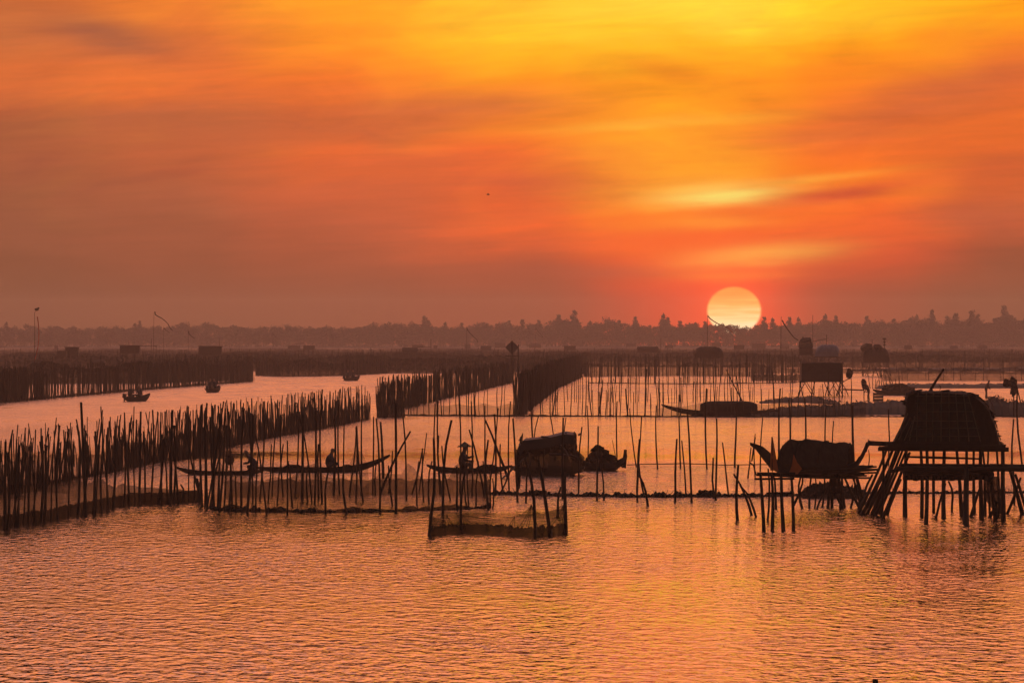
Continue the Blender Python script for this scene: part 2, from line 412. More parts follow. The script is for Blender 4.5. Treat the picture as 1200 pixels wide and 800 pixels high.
# ------------------------------------------------------------------ trees on the far shore
def tree_proto(kind, seed):
    rg = random.Random(seed)
    h = {'round': 9.5, 'tall': 14.0, 'bush': 6.0}[kind]
    root = thing('tree', 'x', 'tree')
    t = MB()
    lean = rg.uniform(-.03, .03) * h
    top = Vector((lean, rg.uniform(-.3, .3), h * .93))
    t.tube([(0, 0, -.4), (lean * .3, 0, h * .4), (lean * .7, top.y * .6, h * .7), top], [.20, .15, .09, .03], 5)
    limbs = []
    for k in range(9 if kind != 'bush' else 6):
        z0 = h * rg.uniform(.28, .8); a = rg.uniform(0, 6.28)
        L = (1 - z0 / h) * h * (.45 if kind == 'round' else .16) + (rg.uniform(.5, 1.4) if kind != 'tall' else rg.uniform(.2, .8))
        p0 = Vector((lean * z0 / h, 0, z0)); p1 = p0 + Vector((math.cos(a) * L, math.sin(a) * L, L * rg.uniform(.4, 1.0)))
        t.tube([p0, (p0 + p1) / 2 + Vector((0, 0, -.1)), p1], [.07, .05, .02], 4)
        limbs.append((p1, L))
    c = MB()
    clumps = [(p, rg.uniform(.7, 1.25) * (1.15 if kind == 'round' else .72)) for p, L in limbs]
    clumps += [(top, .32 if kind == 'tall' else 1.1), (top - Vector((.3, .2, h * .1)), .5 if kind == 'tall' else .9)]
    if kind == 'round':
        clumps += [(Vector((rg.uniform(-1.8, 1.8), rg.uniform(-1.5, 1.5), h * rg.uniform(.3, .85))), rg.uniform(.9, 1.5)) for _ in range(9)]
    if kind == 'tall':
        for _ in range(44):
            u = rg.uniform(.30, 1.0); w = 2.0 * (1 - u) + .4
            clumps.append((Vector((lean * u + rg.uniform(-w, w), rg.uniform(-w, w), h * u)), rg.uniform(.42, .66) + 1.1 * (1 - u)))
    if kind == 'bush':
        clumps += [(Vector((rg.uniform(-2.4, 2.4), rg.uniform(-1.5, 1.5), h * rg.uniform(.08, .75))), rg.uniform(.9, 1.5)) for _ in range(12)]
    for p, r in clumps:
        for _ in range(int(46 * r)):
            d = Vector((rg.gauss(0, 1), rg.gauss(0, 1), rg.gauss(0, .8))) * r * .55
            q = p + d; s = rg.uniform(.18, .42)
            a = Vector((rg.gauss(0, 1), rg.gauss(0, 1), rg.gauss(0, 1))).normalized() * s
            e = a.cross(Vector((rg.gauss(0, 1), rg.gauss(0, 1), rg.gauss(0, 1)))).normalized() * s * .6
            b0 = len(c.v); c.v += [q - a, q + e, q + a, q - e]; c.f.append((b0, b0 + 1, b0 + 2, b0 + 3))
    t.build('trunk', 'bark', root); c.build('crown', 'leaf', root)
    return root
def build_trees():
    protos = {k: [tree_proto(k, s) for s in range(n)] for k, n in (('round', 5), ('tall', 5), ('bush', 4))}
    lab = {'round': 'hazy round crowned tree in the far treeline', 'tall': 'hazy tall feathery tree rising above the far treeline',
           'bush': 'low bushy tree filling the foot of the far treeline'}
    used = set()
    def put(kind, px, D, s):
        pr = rnd.choice(protos[kind])
        o = pr if pr.name not in used else copy_tree(pr)
        used.add(pr.name)
        o.location = P(px, HOR, D); o.location.z = .3
        o.rotation_euler = (0, 0, rnd.uniform(0, 6.28)); o.scale = (s, s, s * rnd.uniform(.9, 1.1))
        tag(o, lab[kind], 'tree', 'treeline on the far shore')
    def topline(px):      # typical crown height of the wood along the shore, metres
        pts = [(-150, 9.5), (0, 10.2), (30, 8.6), (90, 9.2), (150, 8.8), (210, 10.2), (300, 9.4), (400, 9.2), (440, 9.8), (500, 9.6), (600, 9.4), (650, 11), (720, 10.6), (760, 9.4), (830, 9.8), (900, 9.0), (960, 11.2), (1010, 10), (1060, 11.2), (1120, 11.5), (1200, 11.8), (1350, 11)]
        for (a, ya), (c, yc) in zip(pts, pts[1:]):
            if a <= px <= c: return ya + (yc - ya) * (px - a) / (c - a)
        return 10
    px = -110
    while px < 1310:
        h = topline(px)
        put('round', px, 2440 + rnd.uniform(-8, 30), h / 9.9 * rnd.uniform(.88, 1.06)); px += rnd.uniform(8, 12)
    px = -110
    while px < 1310:
        put('bush', px, 2424 + rnd.uniform(-6, 8), rnd.uniform(1.0, 1.3)); px += rnd.uniform(11, 17)
    for px, h in [(-40, 11), (8, 11), (158, 11.4), (164, 10.6), (213, 11.6), (498, 14.2), (502, 12), (522, 12.2), (541, 12), (596, 12.6), (612, 11.5), (632, 12.4), (655, 14.6), (662, 13.6), (674, 14.2), (692, 13.2), (726, 12.6), (744, 13), (778, 14.4), (783, 13), (797, 13.4), (815, 11.8), (826, 12), (896, 12), (905, 12.2),
                 (926, 14), (935, 12.5), (968, 14.2), (980, 13.8), (1015, 12.5), (1047, 15.2), (1068, 15), (1075, 14), (1092, 14.8), (1110, 15.6), (1120, 15), (1138, 16.2), (1146, 14.5), (1165, 13.8), (1177, 16.6), (1184, 15.4), (1205, 15), (1230, 14), (1262, 15)]:
        put('tall', px, 2452 + rnd.uniform(-6, 14), (9.6 + (h - 9.6) * rnd.uniform(.6, 1.0)) / 14.4)
build_trees()

def build_undergrowth():
    """scrub at the foot of the wood, one mass of leaves"""
    c = MB(); rg = random.Random(3)
    for k in range(42000):
        x = rg.uniform(-435, 435); hh = (4.0 if abs(x) > 245 else 0) + 5.2 + 1.6 * math.sin(x * .11) + 1.1 * math.sin(x * .37 + 1) + .8 * math.sin(x * 1.1)
        q = Vector((x, 2432 + rg.uniform(-6, 14), .4 + hh * rg.random() ** .8)); s = rg.uniform(.25, .5)
        a = Vector((rg.gauss(0, 1), rg.gauss(0, 1), rg.gauss(0, 1))).normalized() * s
        e = a.cross(Vector((rg.gauss(0, 1), rg.gauss(0, 1), rg.gauss(0, 1)))).normalized() * s * .7
        b0 = len(c.v); c.v += [q - a, q + e, q + a, q - e]; c.f.append((b0, b0 + 1, b0 + 2, b0 + 3))
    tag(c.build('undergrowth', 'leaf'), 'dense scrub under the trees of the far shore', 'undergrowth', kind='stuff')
build_undergrowth()

# ------------------------------------------------------------------ stakes, nets and fences
def stake_meshes(bend=1.0):
    out = []
    for s in range(8):
        rg = random.Random(100 + s); m = MB(); pts = []; rad = []
        bx, by = rg.uniform(-2.4, 2.4) * bend, rg.uniform(-1.6, 1.6) * bend
        for i in range(6):
            t = -.35 + 1.35 * i / 5
            q = max(0, t); k = 4 * q * (1 - q)
            pts.append((bx * k + rg.uniform(-.3, .3) * bend, by * k + rg.uniform(-.3, .3) * bend, t)); rad.append((1.12 - .38 * q) * rg.uniform(.9, 1.1))
        for (qx, qy, qz), rr in zip(pts, rad):
            for k in range(6): m.v.append(Vector((qx + rr * math.cos(k * math.pi / 3), qy + rr * math.sin(k * math.pi / 3), qz)))
        for i in range(5):
            for k in range(6): m.f.append((i * 6 + k, i * 6 + (k + 1) % 6, i * 6 + 6 + (k + 1) % 6, i * 6 + 6 + k))
        m.f.append(tuple(range(30, 36)))
        me = bpy.data.meshes.new('stake'); me.from_pydata([tuple(p) for p in m.v], [], m.f); me.update()
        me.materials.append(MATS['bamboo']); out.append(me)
    return out
STAKES = stake_meshes()
STRAIGHT = stake_meshes(.28)
def stake(parent, base, top, r, name='stake', mesh=None):
    """one pole driven into the lagoon bed, from the waterline to its tip"""
    base, top = Vector(base), Vector(top)
    o = bpy.data.objects.new(name, mesh or rnd.choice(STAKES if r < .048 else STRAIGHT)); col.objects.link(o)
    d = top - base
    q = d.to_track_quat('Z', 'Y')
    o.rotation_mode = 'QUATERNION'; o.rotation_quaternion = q @ Matrix.Rotation(rnd.uniform(0, 6.28), 3, 'Z').to_quaternion()
    o.scale = (r, r, d.length)
    o.location = base - (parent.location if parent is not None else Vector())
    if parent is not None: o.parent = parent
    return o
def pstake(parent, bx, by, tx, ty, r=.035, name='stake', lean=0.0):
    b = W(bx, by); D = b.y
    return stake(parent, b, P(tx, ty, D + lean), r * .86, name)
def path_pts(path, step):
    """points every `step` metres along a waterline given in photograph pixels"""
    pts = [W(*p) for p in path]; out = []
    for a, c in zip(pts, pts[1:]):
        L = (c - a).length; n = max(1, int(L / step))
        for i in range(n): out.append(a.lerp(c, i / n))
    out.append(pts[-1]); return out
def net(parent, pts, z0, ztop, mat, name='netting', rows=4, wob=.06, rg=None):
    """hanging net along points, its upper edge sagging between hitches"""
    rg = rg or rnd; m = MB(); rr = []
    tops = [ztop(i / max(1, len(pts) - 1), p) for i, p in enumerate(pts)]
    for k in range(rows + 1):
        t = k / rows
        rr.append([Vector((p.x + rg.uniform(-wob, wob) * .5, p.y + rg.uniform(-wob, wob), z0 + (tops[i] - z0) * t)) for i, p in enumerate(pts)])
    m.grid(rr); return m.build(name, mat, parent)

def net_fence(label, path, spacing, h, r=.035, net_h=1.0, net_mat='net', wet=.0, hang=0.0, group=None, single=True, double=.25, hpow=1.0, lean=.06, depth=.25, seed=1, cat='fence', thin_top=None):
    """a stake fence hung with netting; single stakes are parts, far ones are joined"""
    rg = random.Random(seed)
    pts = path_pts(path, spacing)
    root = thing('net_fence', label, cat, pts[0], group)
    jm = MB(); n = 0
    for p in pts:
        for k in range(1 + (rg.random() < double) + (rg.random() < double * .4)):
            b = p + Vector((rg.uniform(-.45, .45) * spacing, rg.uniform(-depth, depth), 0))
            hh = h[0] + (h[1] - h[0]) * rg.random() ** hpow
            t = b + Vector((rg.gauss(0, lean) * hh, rg.gauss(0, lean) * hh, hh))
            rr = r * rg.uniform(.7, 1.3)
            if single and n < 300: stake(root, b, t, rr); n += 1
            else: jm.tube([b - Vector((0, 0, .6)), t], [rr, rr * .75], 4)
    if jm.v: tag(jm.build('stakes', 'bamboo', root), kind='stuff')
    dense = path_pts(path, spacing * .5)
    ph = rg.uniform(0, 6)
    if net_h: net(root, dense, -.1, lambda t, p: net_h * (1 + .16 * math.sin(t * 40 + ph) + rg.uniform(-.1, .1)), net_mat, rg=rg, wob=.1)
    if wet: net(root, [q + Vector((0, -.05, 0)) for q in dense], -.1, lambda t, p: wet * rg.uniform(.8, 1.2), 'net_wet', 'wet_net_foot', 2, rg=rg)
    if hang:      # bundles of rolled net and brushwood lashed between the stake tops
        i = 0
        while i < len(dense) - 3:
            L = rg.randint(2, 4)
            if rg.random() < hang:
                seg = dense[i:i + L]
                zt = h[0] + (h[1] - h[0]) * rg.uniform(.2, .6)
                m = MB(); rows = []
                cols_ = []
                for a, c in zip(seg, seg[1:]):
                    for q in (0, .34, .67): cols_.append(a.lerp(c, q))
                cols_.append(seg[-1])
                zb = zt * rg.uniform(.35, .5)
                top = [zt * rg.uniform(.9, 1.08) for _ in cols_]
                rows = [[Vector((p.x, p.y + .05, zb * rg.uniform(.9, 1.1))) for p in cols_], [Vector((p.x, p.y - .08, (zb + zt) / 2)) for p in cols_], [Vector((p.x, p.y, z)) for p, z in zip(cols_, top)]]
                rows += [[v + Vector((0, .16, 0)) for v in rr_] for rr_ in rows[::-1]]; rows.append(rows[0])
                m.grid(rows); m.build('rolled_net', 'net_dark', root)
            i += L - 1
    return root

def build_near_fences():
    # the net fence in front, curving in from the side of the channel
    path = [(-25, 622), (0, 618), (60, 609), (110, 599), (150, 590), (200, 588), (238, 587)]
    f = thing('net_fence', 'low net fence curving in from the channel with a dark wet foot', 'fence', W(0, 618))
    for a in [(5.6,619,6.6,517,.06), (8,619,9,530,.05), (19,616,19.5,514,.04), (22,616,23,521,.035), (32.5,615,35,521,.045), (28,614,31,522,.03), (46.5,612,47,517,.05), (41,612,42,503,.03), (68,609,70,498,.04), (52,611,53,520,.05),
              (90,606,92,505,.05), (80,607,79,505,.035), (109,603,112,505,.05), (120,600,121,520,.04), (132,596,135,506,.045), (126,598,128,493,.03), (145,592,146,483,.035), (152,591,154,489,.045), (163,590,165,482,.05), (177,588,179,480,.045), (185,588,194,482,.045), (190,588,188,500,.04),
              (200,589,202,480,.07), (204,589,204,498,.05), (209,589,198,498,.045), (221,588,221,476,.03), (213,588,212,567,.05), (100,604,95,471,.06), (13,617,37,513,.03), (37,613,52,528,.03), (60,610,66,489,.025), (112,602,120,480,.03), (128,598,118,476,.03), (20,616,30,540,.03), (95,605,103,540,.04), (170,589,168,505,.04), (232,588,231,560,.05), (228,588,226,480,.035), (158,590,157,476,.03), (196,588,191,515,.04)]:
        pstake(f, *a[:4], a[4])
    pts = path_pts(path, .35)
    rg = random.Random(5)
    net(f, pts, -.05, lambda t, p: (1.35 - .95 * max(0, t - .35) / .65) * (1 + .10 * math.sin(t * 31)) * rg.uniform(.95, 1.05), 'net', rg=rg, rows=5)
    net(f, [p + Vector((0, -.08, 0)) for p in pts], -.1, lambda t, p: .36 * rg.uniform(.85, 1.1), 'net_wet', 'wet_net_foot', 3, rg=rg)
    # the thick bunch of poles at the corner
    c = thing('corner_post', 'thick bunch of tall poles lashed together at the fence corner', 'post', W(243, 594))
    for a in [(237,592,236,474,.045), (240,594,239,484,.045), (243.5,595,242,472,.045), (247.5,596,249,475,.045), (251,594,246,488,.04), (255,594,257,484,.04), (238,593,219,512,.04), (243,592,262,470,.04), (249,596,258,492,.05), (257,597,264,478,.04), (236,590,236,561,.05), (246,595,262,512,.04)]:
        pstake(c, *a[:4], a[4], 'pole')
    # the pen where the boats lie: front, side and back lines
    path = [(250, 597), (300, 599), (380, 600), (470, 599), (575, 595)]
    f = thing('net_pen', 'long net pen hung with thin net along the lagoon edge before the two sampans', 'fish pen', W(400, 600))
    for a in [(312,602,300,510), (304,586,309,470), (319,580,324,497), (332,582,329,486), (336.6,602,336.6,516), (346,580,350,490), (365,590,351,488), (368,590,368,460,.045), (361,588,360.6,545), (377.6,588,377.6,456,.045), (382,601,386,546,.045),
              (391,580,392,490,.05), (398,579,398,456), (402,579,403,496), (407,601,403,548,.045), (409,582,418,499), (416.6,588,417,500), (426,588,418,500), (423,579,423.5,492), (437,579,438,488), (440,580,441,540), (444.6,599,440.6,490,.045), (449,560,446,494,.06),
              (464,600,463.6,472,.06), (447,576,481,505,.05), (455,577,460,528), (476,586,472.6,488), (482.6,578,495,525), (491,577,500,507,.03), (489,592,491,540), (496.6,588,495,525), (510,580,510,472), (520,590,514,510), (516,579,513,470), (528,586,517.6,522), (535.6,597,535,546,.045),
              (539,578,538,472), (553,582,552,470), (558,594,560.6,540), (567,582,549.4,503,.045), (568,578,568,475), (573,597,572,515,.045), (577,596,577,560), (571,590,566,540), (579.6,580,579,485,.05), (597,578,598,470), (573,578,584,478,.03), (595,560,569,492,.055), (590,578,586,520),
              (262,598,266,500), (268,597,270,540,.05), (277,599,276,552), (283,598,286,478,.045), (290,600,297,486,.05), (296,590,290,470), (300,599,303,530), (258,598,260,520), (272,596,268,482), (314,588,318,520), (325,590,332,520), (342,592,338,540), (354,585,355,486,.06), (373,585,373,520,.045), (460,592,455,545), (503,590,506,540), (547,592,545,560), (550,596,548,520,.03), (585,580,600,545)]:
        pstake(f, *a[:4], a[4] if len(a) > 4 else .036)
    rg = random.Random(8); front = path_pts(path, .3)
    net(f, front, -.05, lambda t, p: (1.15 + .25 * math.sin(t * 23) + .15 * math.sin(t * 61)) * rg.uniform(.93, 1.07), 'net_mid', rg=rg)
    net(f, [p + Vector((0, -.06, 0)) for p in front], -.1, lambda t, p: (.05 + .10 * abs(math.sin(t * 17))) * rg.uniform(.4, 1.5), 'net_wet', 'wet_net_foot', 2, rg=rg)
    m = MB()
    for i in range(len(front) - 1):
        for _ in range(2):
            p = front[i] + Vector((rg.uniform(-.15, .15), rg.uniform(-.5, .3), 0)); k = max(.15, .5 + .5 * math.sin(i * .19) + .4 * math.sin(i * .053 + 1))
            m.blob(p, (rg.uniform(.08, .2), rg.uniform(.1, .2), rg.uniform(.05, .16) * k), 6, 3, .3, rg=rg)
            if rg.random() < .3: m.tube([p, p + Vector((rg.uniform(-.2, .2), 0, rg.uniform(.05, .3) * k))], [.014, .005], 3)
    tag(m.build('drifted_weed', 'weed', f), kind='stuff')
    side = path_pts([(575, 595), (574, 579)], .5); net(f, side, -.05, lambda t, p: 1.0 - .3 * math.sin(t * 3.1), 'net_thin', 'side_netting', rg=rg)
    back = path_pts([(262, 580), (360, 579), (470, 578), (574, 579)], .3)
    net(f, back, -.05, lambda t, p: .5 * rg.uniform(.85, 1.15), 'net', 'back_netting', 2, rg=rg)
    for (x0, x1, yt) in ((340, 368, 560), (410, 432, 520), (548, 572, 562)):
        g = path_pts([(x0, 581), (x1, 581)], .2); D = g[0].y
        net(f, g, .0, lambda t, p: (CAMH - (yt - HOR) / F * D) * (1 - .8 * abs(t - .45)), 'net_thin', 'hanging_net', rg=rg)
    # the big transparent net stretched behind the boats
    g = thing('gill_net', 'fine transparent net stretched behind the two sampans', 'fishing net', W(480, 545))
    for (x0, x1, yt) in ((405, 500, 512), (470, 600, 512)):
        q = path_pts([(x0, 543), (x1, 540)], .4); D = q[0].y
        net(g, q, .0, lambda t, p: (CAMH - (yt - HOR) / F * D) * (.72 + .28 * min(1, 6 * t, 6 * (1 - t)) + .04 * math.sin(t * 19)), 'net_faint', rg=rg)
    # debris barrier
    m = MB(); rg = random.Random(12)
    q = path_pts([(577, 579), (640, 581), (740, 582.5), (890, 582), (1010, 578), (1110, 578), (1230, 577)], .12)
    for i in range(len(q) - 1):
        p = q[i] + Vector((0, rg.uniform(-.25, .25), .0)); k = .55 + .45 * math.sin(i * .021) + .25 * math.sin(i * .11 + 2)
        if p.x > 8.6: k *= .5
        m.blob(p, (rg.uniform(.09, .22), rg.uniform(.1, .25), rg.uniform(.05, .13) * (.7 + max(0, k))), 6, 3, .3, rg=rg)
        if rg.random() < .35:
            a = p + Vector((0, 0, .08)); m.tube([a, a + Vector((rg.uniform(-.18, .18), rg.uniform(-.1, .1), rg.uniform(.03, .22)))], [.014, .006], 3)
    for (px, n) in ((629, 26), (636, 14), (829, 26), (822, 16), (837, 10)):
        for _ in range(n):
            p = W(px, 582) + Vector((rg.gauss(0, .13), rg.uniform(-.1, .1), 0)); m.blob(p + Vector((0, 0, rg.uniform(.05, .2))), (.07, .07, .06), 5, 3, .3, rg=rg)
    tag(m.build('weed_barrier', 'weed', origin=W(740, 582)), 'floating line of dark weed and brush strung across the open water', 'weed barrier')
    # loose stakes standing in the open water behind the barrier
    for a in [(606,588,601,490,.045), (616,589,616,530), (638,582,638,526), (660,584,660,489,.045), (678,580,682,500), (700,586,701,499,.04), (708,586,705,540), (747,588,749,514), (755,580,748,530), (747,575,752,488), (791,589,793,514,.045), (803.6,580,798.6,516), (811,589,805.6,483,.045),
              (837,584,836,536,.045), (839,586,840,490,.045), (854,582,847,518), (759,593,749,556,.05)]:
        o = pstake(None, *a[:4], a[4] if len(a) > 4 else .036, 'mooring_stake'); tag(o, 'thin dark stake standing along the floating weed line', 'stake', 'stakes along the weed line')
    for a in [(689,545,688,475), (723,546,723,470), (746,547,738,478), (771,549,769,475), (797.6,549,795.6,462), (829,550,828,455,.045), (861,547,864,472,.045), (891,552,894,487), (662,540,663,489), (651,540,644,483), (626,540,621,457,.045), (624,541,631,487), (876.6,560,880,524), (914,548,914,455,.05), (924.5,548,924.5,468,.05), (943,548,943,466,.05), (968,548,968,474,.045), (977,548,977,493), (1001,549,999,475,.06), (885,560,885,508,.03), (1041,545,1041,479,.04), (1186,548,1188,491,.05), (1199,550,1192,455,.05), (1207,548,1203,470,.05), (1017,548,1018,527,.03)]:
        o = pstake(None, *a[:4], a[4] if len(a) > 4 else .036, 'mooring_stake'); tag(o, 'thin dark stake in the calm water behind the covered boats', 'stake', 'stakes in the calm water')
    t = thing('stake_tripod', 'three short poles crossing beside the four-post landing frame', 'post', W(865, 609))
    for a in [(865,609,865,545,.055), (880,603,860,555,.045), (885.6,605,867,568,.045)]: pstake(t, *a, 'pole')
    o = stake(None, W(1025, 812), P(1025.5, 795, 92), .055, 'mooring_stake'); tag(o, 'stub of a stake just breaking the open foreground water', 'stake')
    # thin rope line low on the water
    m = MB(); q = path_pts([(735, 546), (800, 545), (895, 546), (960, 547)], .8); m.tube([p + Vector((0, 0, .03 + rg.uniform(0, .05))) for p in q], .02, 4)
    tag(m.build('float_rope', 'weed', origin=W(740, 546)), 'thin float rope lying on the calm water between stakes', 'rope')
build_near_fences()

def build_front_pen():
    f = thing('net_pen', 'small square net pen alone in the open foreground water', 'fish pen', W(585, 626))
    for a in [(502,627,508,513,.055), (520,603,529,492,.055), (541,617,547,545,.045), (626,628,615,536,.055), (645,626,631,538,.06), (663,624,661.5,556,.065), (654,605,657,570,.045)]:
        pstake(f, *a[:4], a[4])
    rg = random.Random(21)
    def line(keys, mat, name, wetk, n=14):
        """keys: (waterline px, py, top-edge py)"""
        pts = []; tops = []
        for (a, c) in zip(keys, keys[1:]):
            for i in range(n):
                t = i / n; p = W(a[0] + (c[0] - a[0]) * t, a[1] + (c[1] - a[1]) * t); D = p.y
                y = a[2] + (c[2] - a[2]) * t; z = CAMH - (y - HOR) / F * D
                sag = 4 * t * (1 - t) * c[3]
                pts.append(p); tops.append(max(.1, z - sag))
        pts.append(W(*keys[-1][:2])); tops.append(CAMH - (keys[-1][2] - HOR) / F * pts[-1].y)
        it = dict((id(p), z) for p, z in zip(pts, tops))
        net(f, pts, -.05, lambda t, p: it[id(p)], mat, name, 5, .05, rg)
        if wetk: net(f, [p + Vector((0, -.05, 0)) for p in pts], -.1, lambda t, p: wetk * rg.uniform(.8, 1.2), 'net_wet', 'wet_net_foot', 2, .05, rg)
    line([(503,627,601,0), (524,624,603,.12), (541,623,601,.06), (585,625,607,.05), (603,627,604,.0), (623,628,590,.10), (641,626.5,599,.15), (662,624,588,.05)], 'net_mid', 'netting', .25)
    for hx, hy, by, xs in ((503, 602, 626, (505, 510, 516, 522)), (524, 604, 624, (514, 519, 527, 532, 537)), (541, 602, 623, (534, 546, 553, 561)), (603, 605, 627, (590, 597, 603.5)), (623, 591, 628, (605, 610, 615, 619, 627, 632)), (662, 589, 624, (640, 645, 650, 654, 658))):
        for x in xs:
            p0 = P(hx, hy, dist(by)); p1 = W(x, by) + Vector((0, -.03, .15)); MB().tube([p0, p0.lerp(p1, .5) + Vector((0, -.02, -.06)), p1], [.006, .008, .006], 4).build('net_fold', 'net_dark', f)
    line([(503,627,601,0), (512,612,604,.1), (520,603,598,.0), (590,605,603,.05), (654,606,596,.05), (662,624,588,.1)], 'net_thin', 'back_netting', 0)
build_front_pen()

def build_mid_fences():
    net_fence('long fence of crowded stakes and brushwood along the channel behind the sampans', [(-25, 578), (60, 566), (130, 553), (200, 538), (300, 516), (385, 500), (432, 491)], .40, (.85, 2.35), .029, .95, 'net_mid', .10, .10, seed=3, double=.4, hpow=1.2, lean=.06, depth=.35)
    net_fence('dense stake fence with rolled nets running away from the channel mouth', [(446, 486), (475, 478), (540, 462), (600, 448)], 1.0, (1.9, 2.7), .045, 1.15, 'net_thin', 0, .62, seed=4, double=.3, lean=.02)
    net_fence('dark net fence ending in a heavy net curtain beside the diagonal fence', [(607, 487), (625, 474), (650, 455), (679, 442)], .9, (2.5, 3.0), .045, 2.5, 'net_heap', 0, .4, seed=5, double=.3, lean=.03)
    net_fence('short net curtain closing the gap at the foot of the diagonal fence', [(442, 489), (474, 488)], .25, (1.6, 2.3), .04, 1.1, 'net_heap', .1, .4, seed=6)
    # thin row across the middle water
    f = net_fence('sparse row of slender stakes with a float line across the middle water', [(478, 487), (600, 488), (700, 488), (850, 488.5), (1000, 488)], .42, (1.6, 3.1), .030, .07, 'net_wet', 0, 0, seed=7, double=.25, lean=.03, depth=1.2)
    rg = random.Random(2)
    q = path_pts([(478, 487), (612, 487)], .8); net(f, q, -.05, lambda t, p: .75 + .1 * math.sin(t * 30), 'net_thin', 'low_netting', rg=rg)
    q = path_pts([(770, 488), (1015, 488)], .8); net(f, q, -.05, lambda t, p: .55 + .35 * min(1, 5 * t) + .12 * math.sin(t * 34), 'net_thin', 'low_netting', rg=rg)
    for a in [(870,470,851,433,.06), (868,470,863,440,.06), (862,488,859,440,.04), (701,488,706,445,.05), (694,488,690,444,.05), (756,488,758,432,.06), (648,486,653,448,.05), (736,488,733,455,.06), (622,487,621,450,.05), (556,488,556,446,.05), (540,488,538,450,.05)]:
        pstake(f, *a[:4], a[4])
    q = [W(x, y) + Vector((0, 0, z)) for x, y, z in ((470, 487, .03), (560, 488, .05), (700, 488, .03), (860, 489, .04), (1010, 488.5, .03), (1130, 488.5, .03), (1230, 489, .03))]
    pq = []
    for a, c in zip(q, q[1:]):
        for i in range(30): pq.append(a.lerp(c, i / 30) + Vector((0, 0, rg.uniform(-.03, .06))))
    MB().tube(pq, .05, 4).build('float_line', 'weed', f)
    net_fence('open row of stakes with a thin float line before the far stilt huts', [(690, 449), (800, 450), (900, 449), (940, 448)], 0.7, (2.0, 3.6), .04, .1, 'net_wet', 0, 0, seed=9, double=.5, single=False, lean=.02, depth=3)
    net_fence('scattered row of thin stakes in the water before the barrel boat', [(640, 470), (760, 471), (900, 470)], .7, (1.6, 3.0), .032, 0, 'net', 0, 0, seed=19, double=.2, single=True, lean=.03, depth=5)
    net_fence('net fence of slim posts lining the near side of the channel bend', [(-25, 475), (0, 472), (33, 469), (100, 463), (165, 457), (230, 452), (296, 447)], .42, (2.0, 3.0), .032, .22, 'net_heap', 0, 0, seed=10, double=.3, lean=.015, depth=.15)
    net_fence('heavy dark net curtain at the end of the channel fence', [(-25, 473), (0, 471), (30, 468)], .3, (2.2, 3.0), .035, 2.3, 'net', .1, .2, seed=11, lean=.01)
    net_fence('tall dark net fence behind the channel bend', [(-30, 450), (60, 449), (170, 449), (240, 446), (296, 445)], .9, (2.3, 3.4), .045, 2.1, 'net_dark', 0, 0, seed=12, double=.5, single=False, lean=.01)
    net_fence('narrow net panel on two posts in the channel fence', [(41, 468), (50, 467)], .3, (2.1, 2.5), .04, 2.0, 'net_dark', 0, 0, seed=13)
build_mid_fences()

def build_far_fences():
    names = ['brown net fence on slim posts beyond the channel', 'hazy row of fishing stakes past the channel mouth', 'faint stake row in the far water below the treeline', 'pale outermost stake row under the far shore',
             'hazy net fence behind the far stilt huts', 'dim stake row between the middle and far huts', 'thin far stake row fading into haze', 'long hazy stake fence across the far lagoon', 'farthest stake row fading before the shore', 'net fence facing the empty stretch of the channel']
    spec = [([(300, 439.5), (330, 441), (400, 440), (455, 437), (560, 437)], .9, (2.2, 3.2), 2.0, 'net_dark', 9),
            ([(-40, 436), (200, 435), (420, 434), (600, 435), (690, 438)], 1.1, (2.2, 3.4), 2.1, 'net_heap', 0),
            ([(600, 439), (690, 441), (800, 440), (905, 441)], 1.0, (2.0, 3.2), 1.6, 'net', 1),
            ([(-40, 429), (300, 429), (640, 429), (900, 430), (1240, 431)], 1.5, (2.2, 3.2), 2.0, 'net_heap', 4),
            ([(-40, 424), (300, 424), (640, 423), (900, 424), (1240, 424)], 1.9, (1.9, 2.9), 1.8, 'net_heap', 5),
            ([(-40, 420), (300, 419), (640, 420), (900, 419), (1240, 420)], 2.3, (1.6, 2.3), 1.5, 'net_heap', 7),
            ([(-40, 416.5), (300, 416), (640, 416), (1240, 416.5)], 2.8, (1.2, 1.9), 1.2, 'net_heap', 6),
            ([(-40, 413.5), (640, 413), (1240, 413.5)], 3.3, (.9, 1.4), .9, 'net_heap', 2),
            ([(-40, 411), (640, 411), (1240, 411)], 3.8, (.6, 1.0), .6, 'net_heap', 3),
            ([(-40, 409.3), (640, 409.3), (1240, 409.3)], 4.2, (.3, .6), .35, 'net_heap', 8)]
    for i, (path, sp, h, nh, mat, nm) in enumerate(spec):
        net_fence(names[nm], path, sp, h, .045 + .006 * i, nh, mat, 0, 0, 'far rows of fishing stakes', False, .5, seed=40 + i, lean=.012, depth=6)
    net_fence('pale net fence along the water before the far mud bank', [(1035, 446), (1120, 446), (1240, 446)], 1.0, (1.3, 2.4), .035, 1.15, 'net', 0, 0, seed=60, single=False, lean=.015)
    net_fence('net fence below the open water beside the dark box hut', [(880, 446), (937, 446)], .8, (1.0, 3.0), .04, .75, 'net_heap', 0, 0, seed=61, single=False)
    net_fence('tall stake row standing in haze behind the barrel hut', [(880, 437), (1240, 438)], 1.1, (2.2, 3.6), .04, .8, 'net', 0, 0, seed=62, single=False, double=.5, lean=.015, depth=5)
build_far_fences()

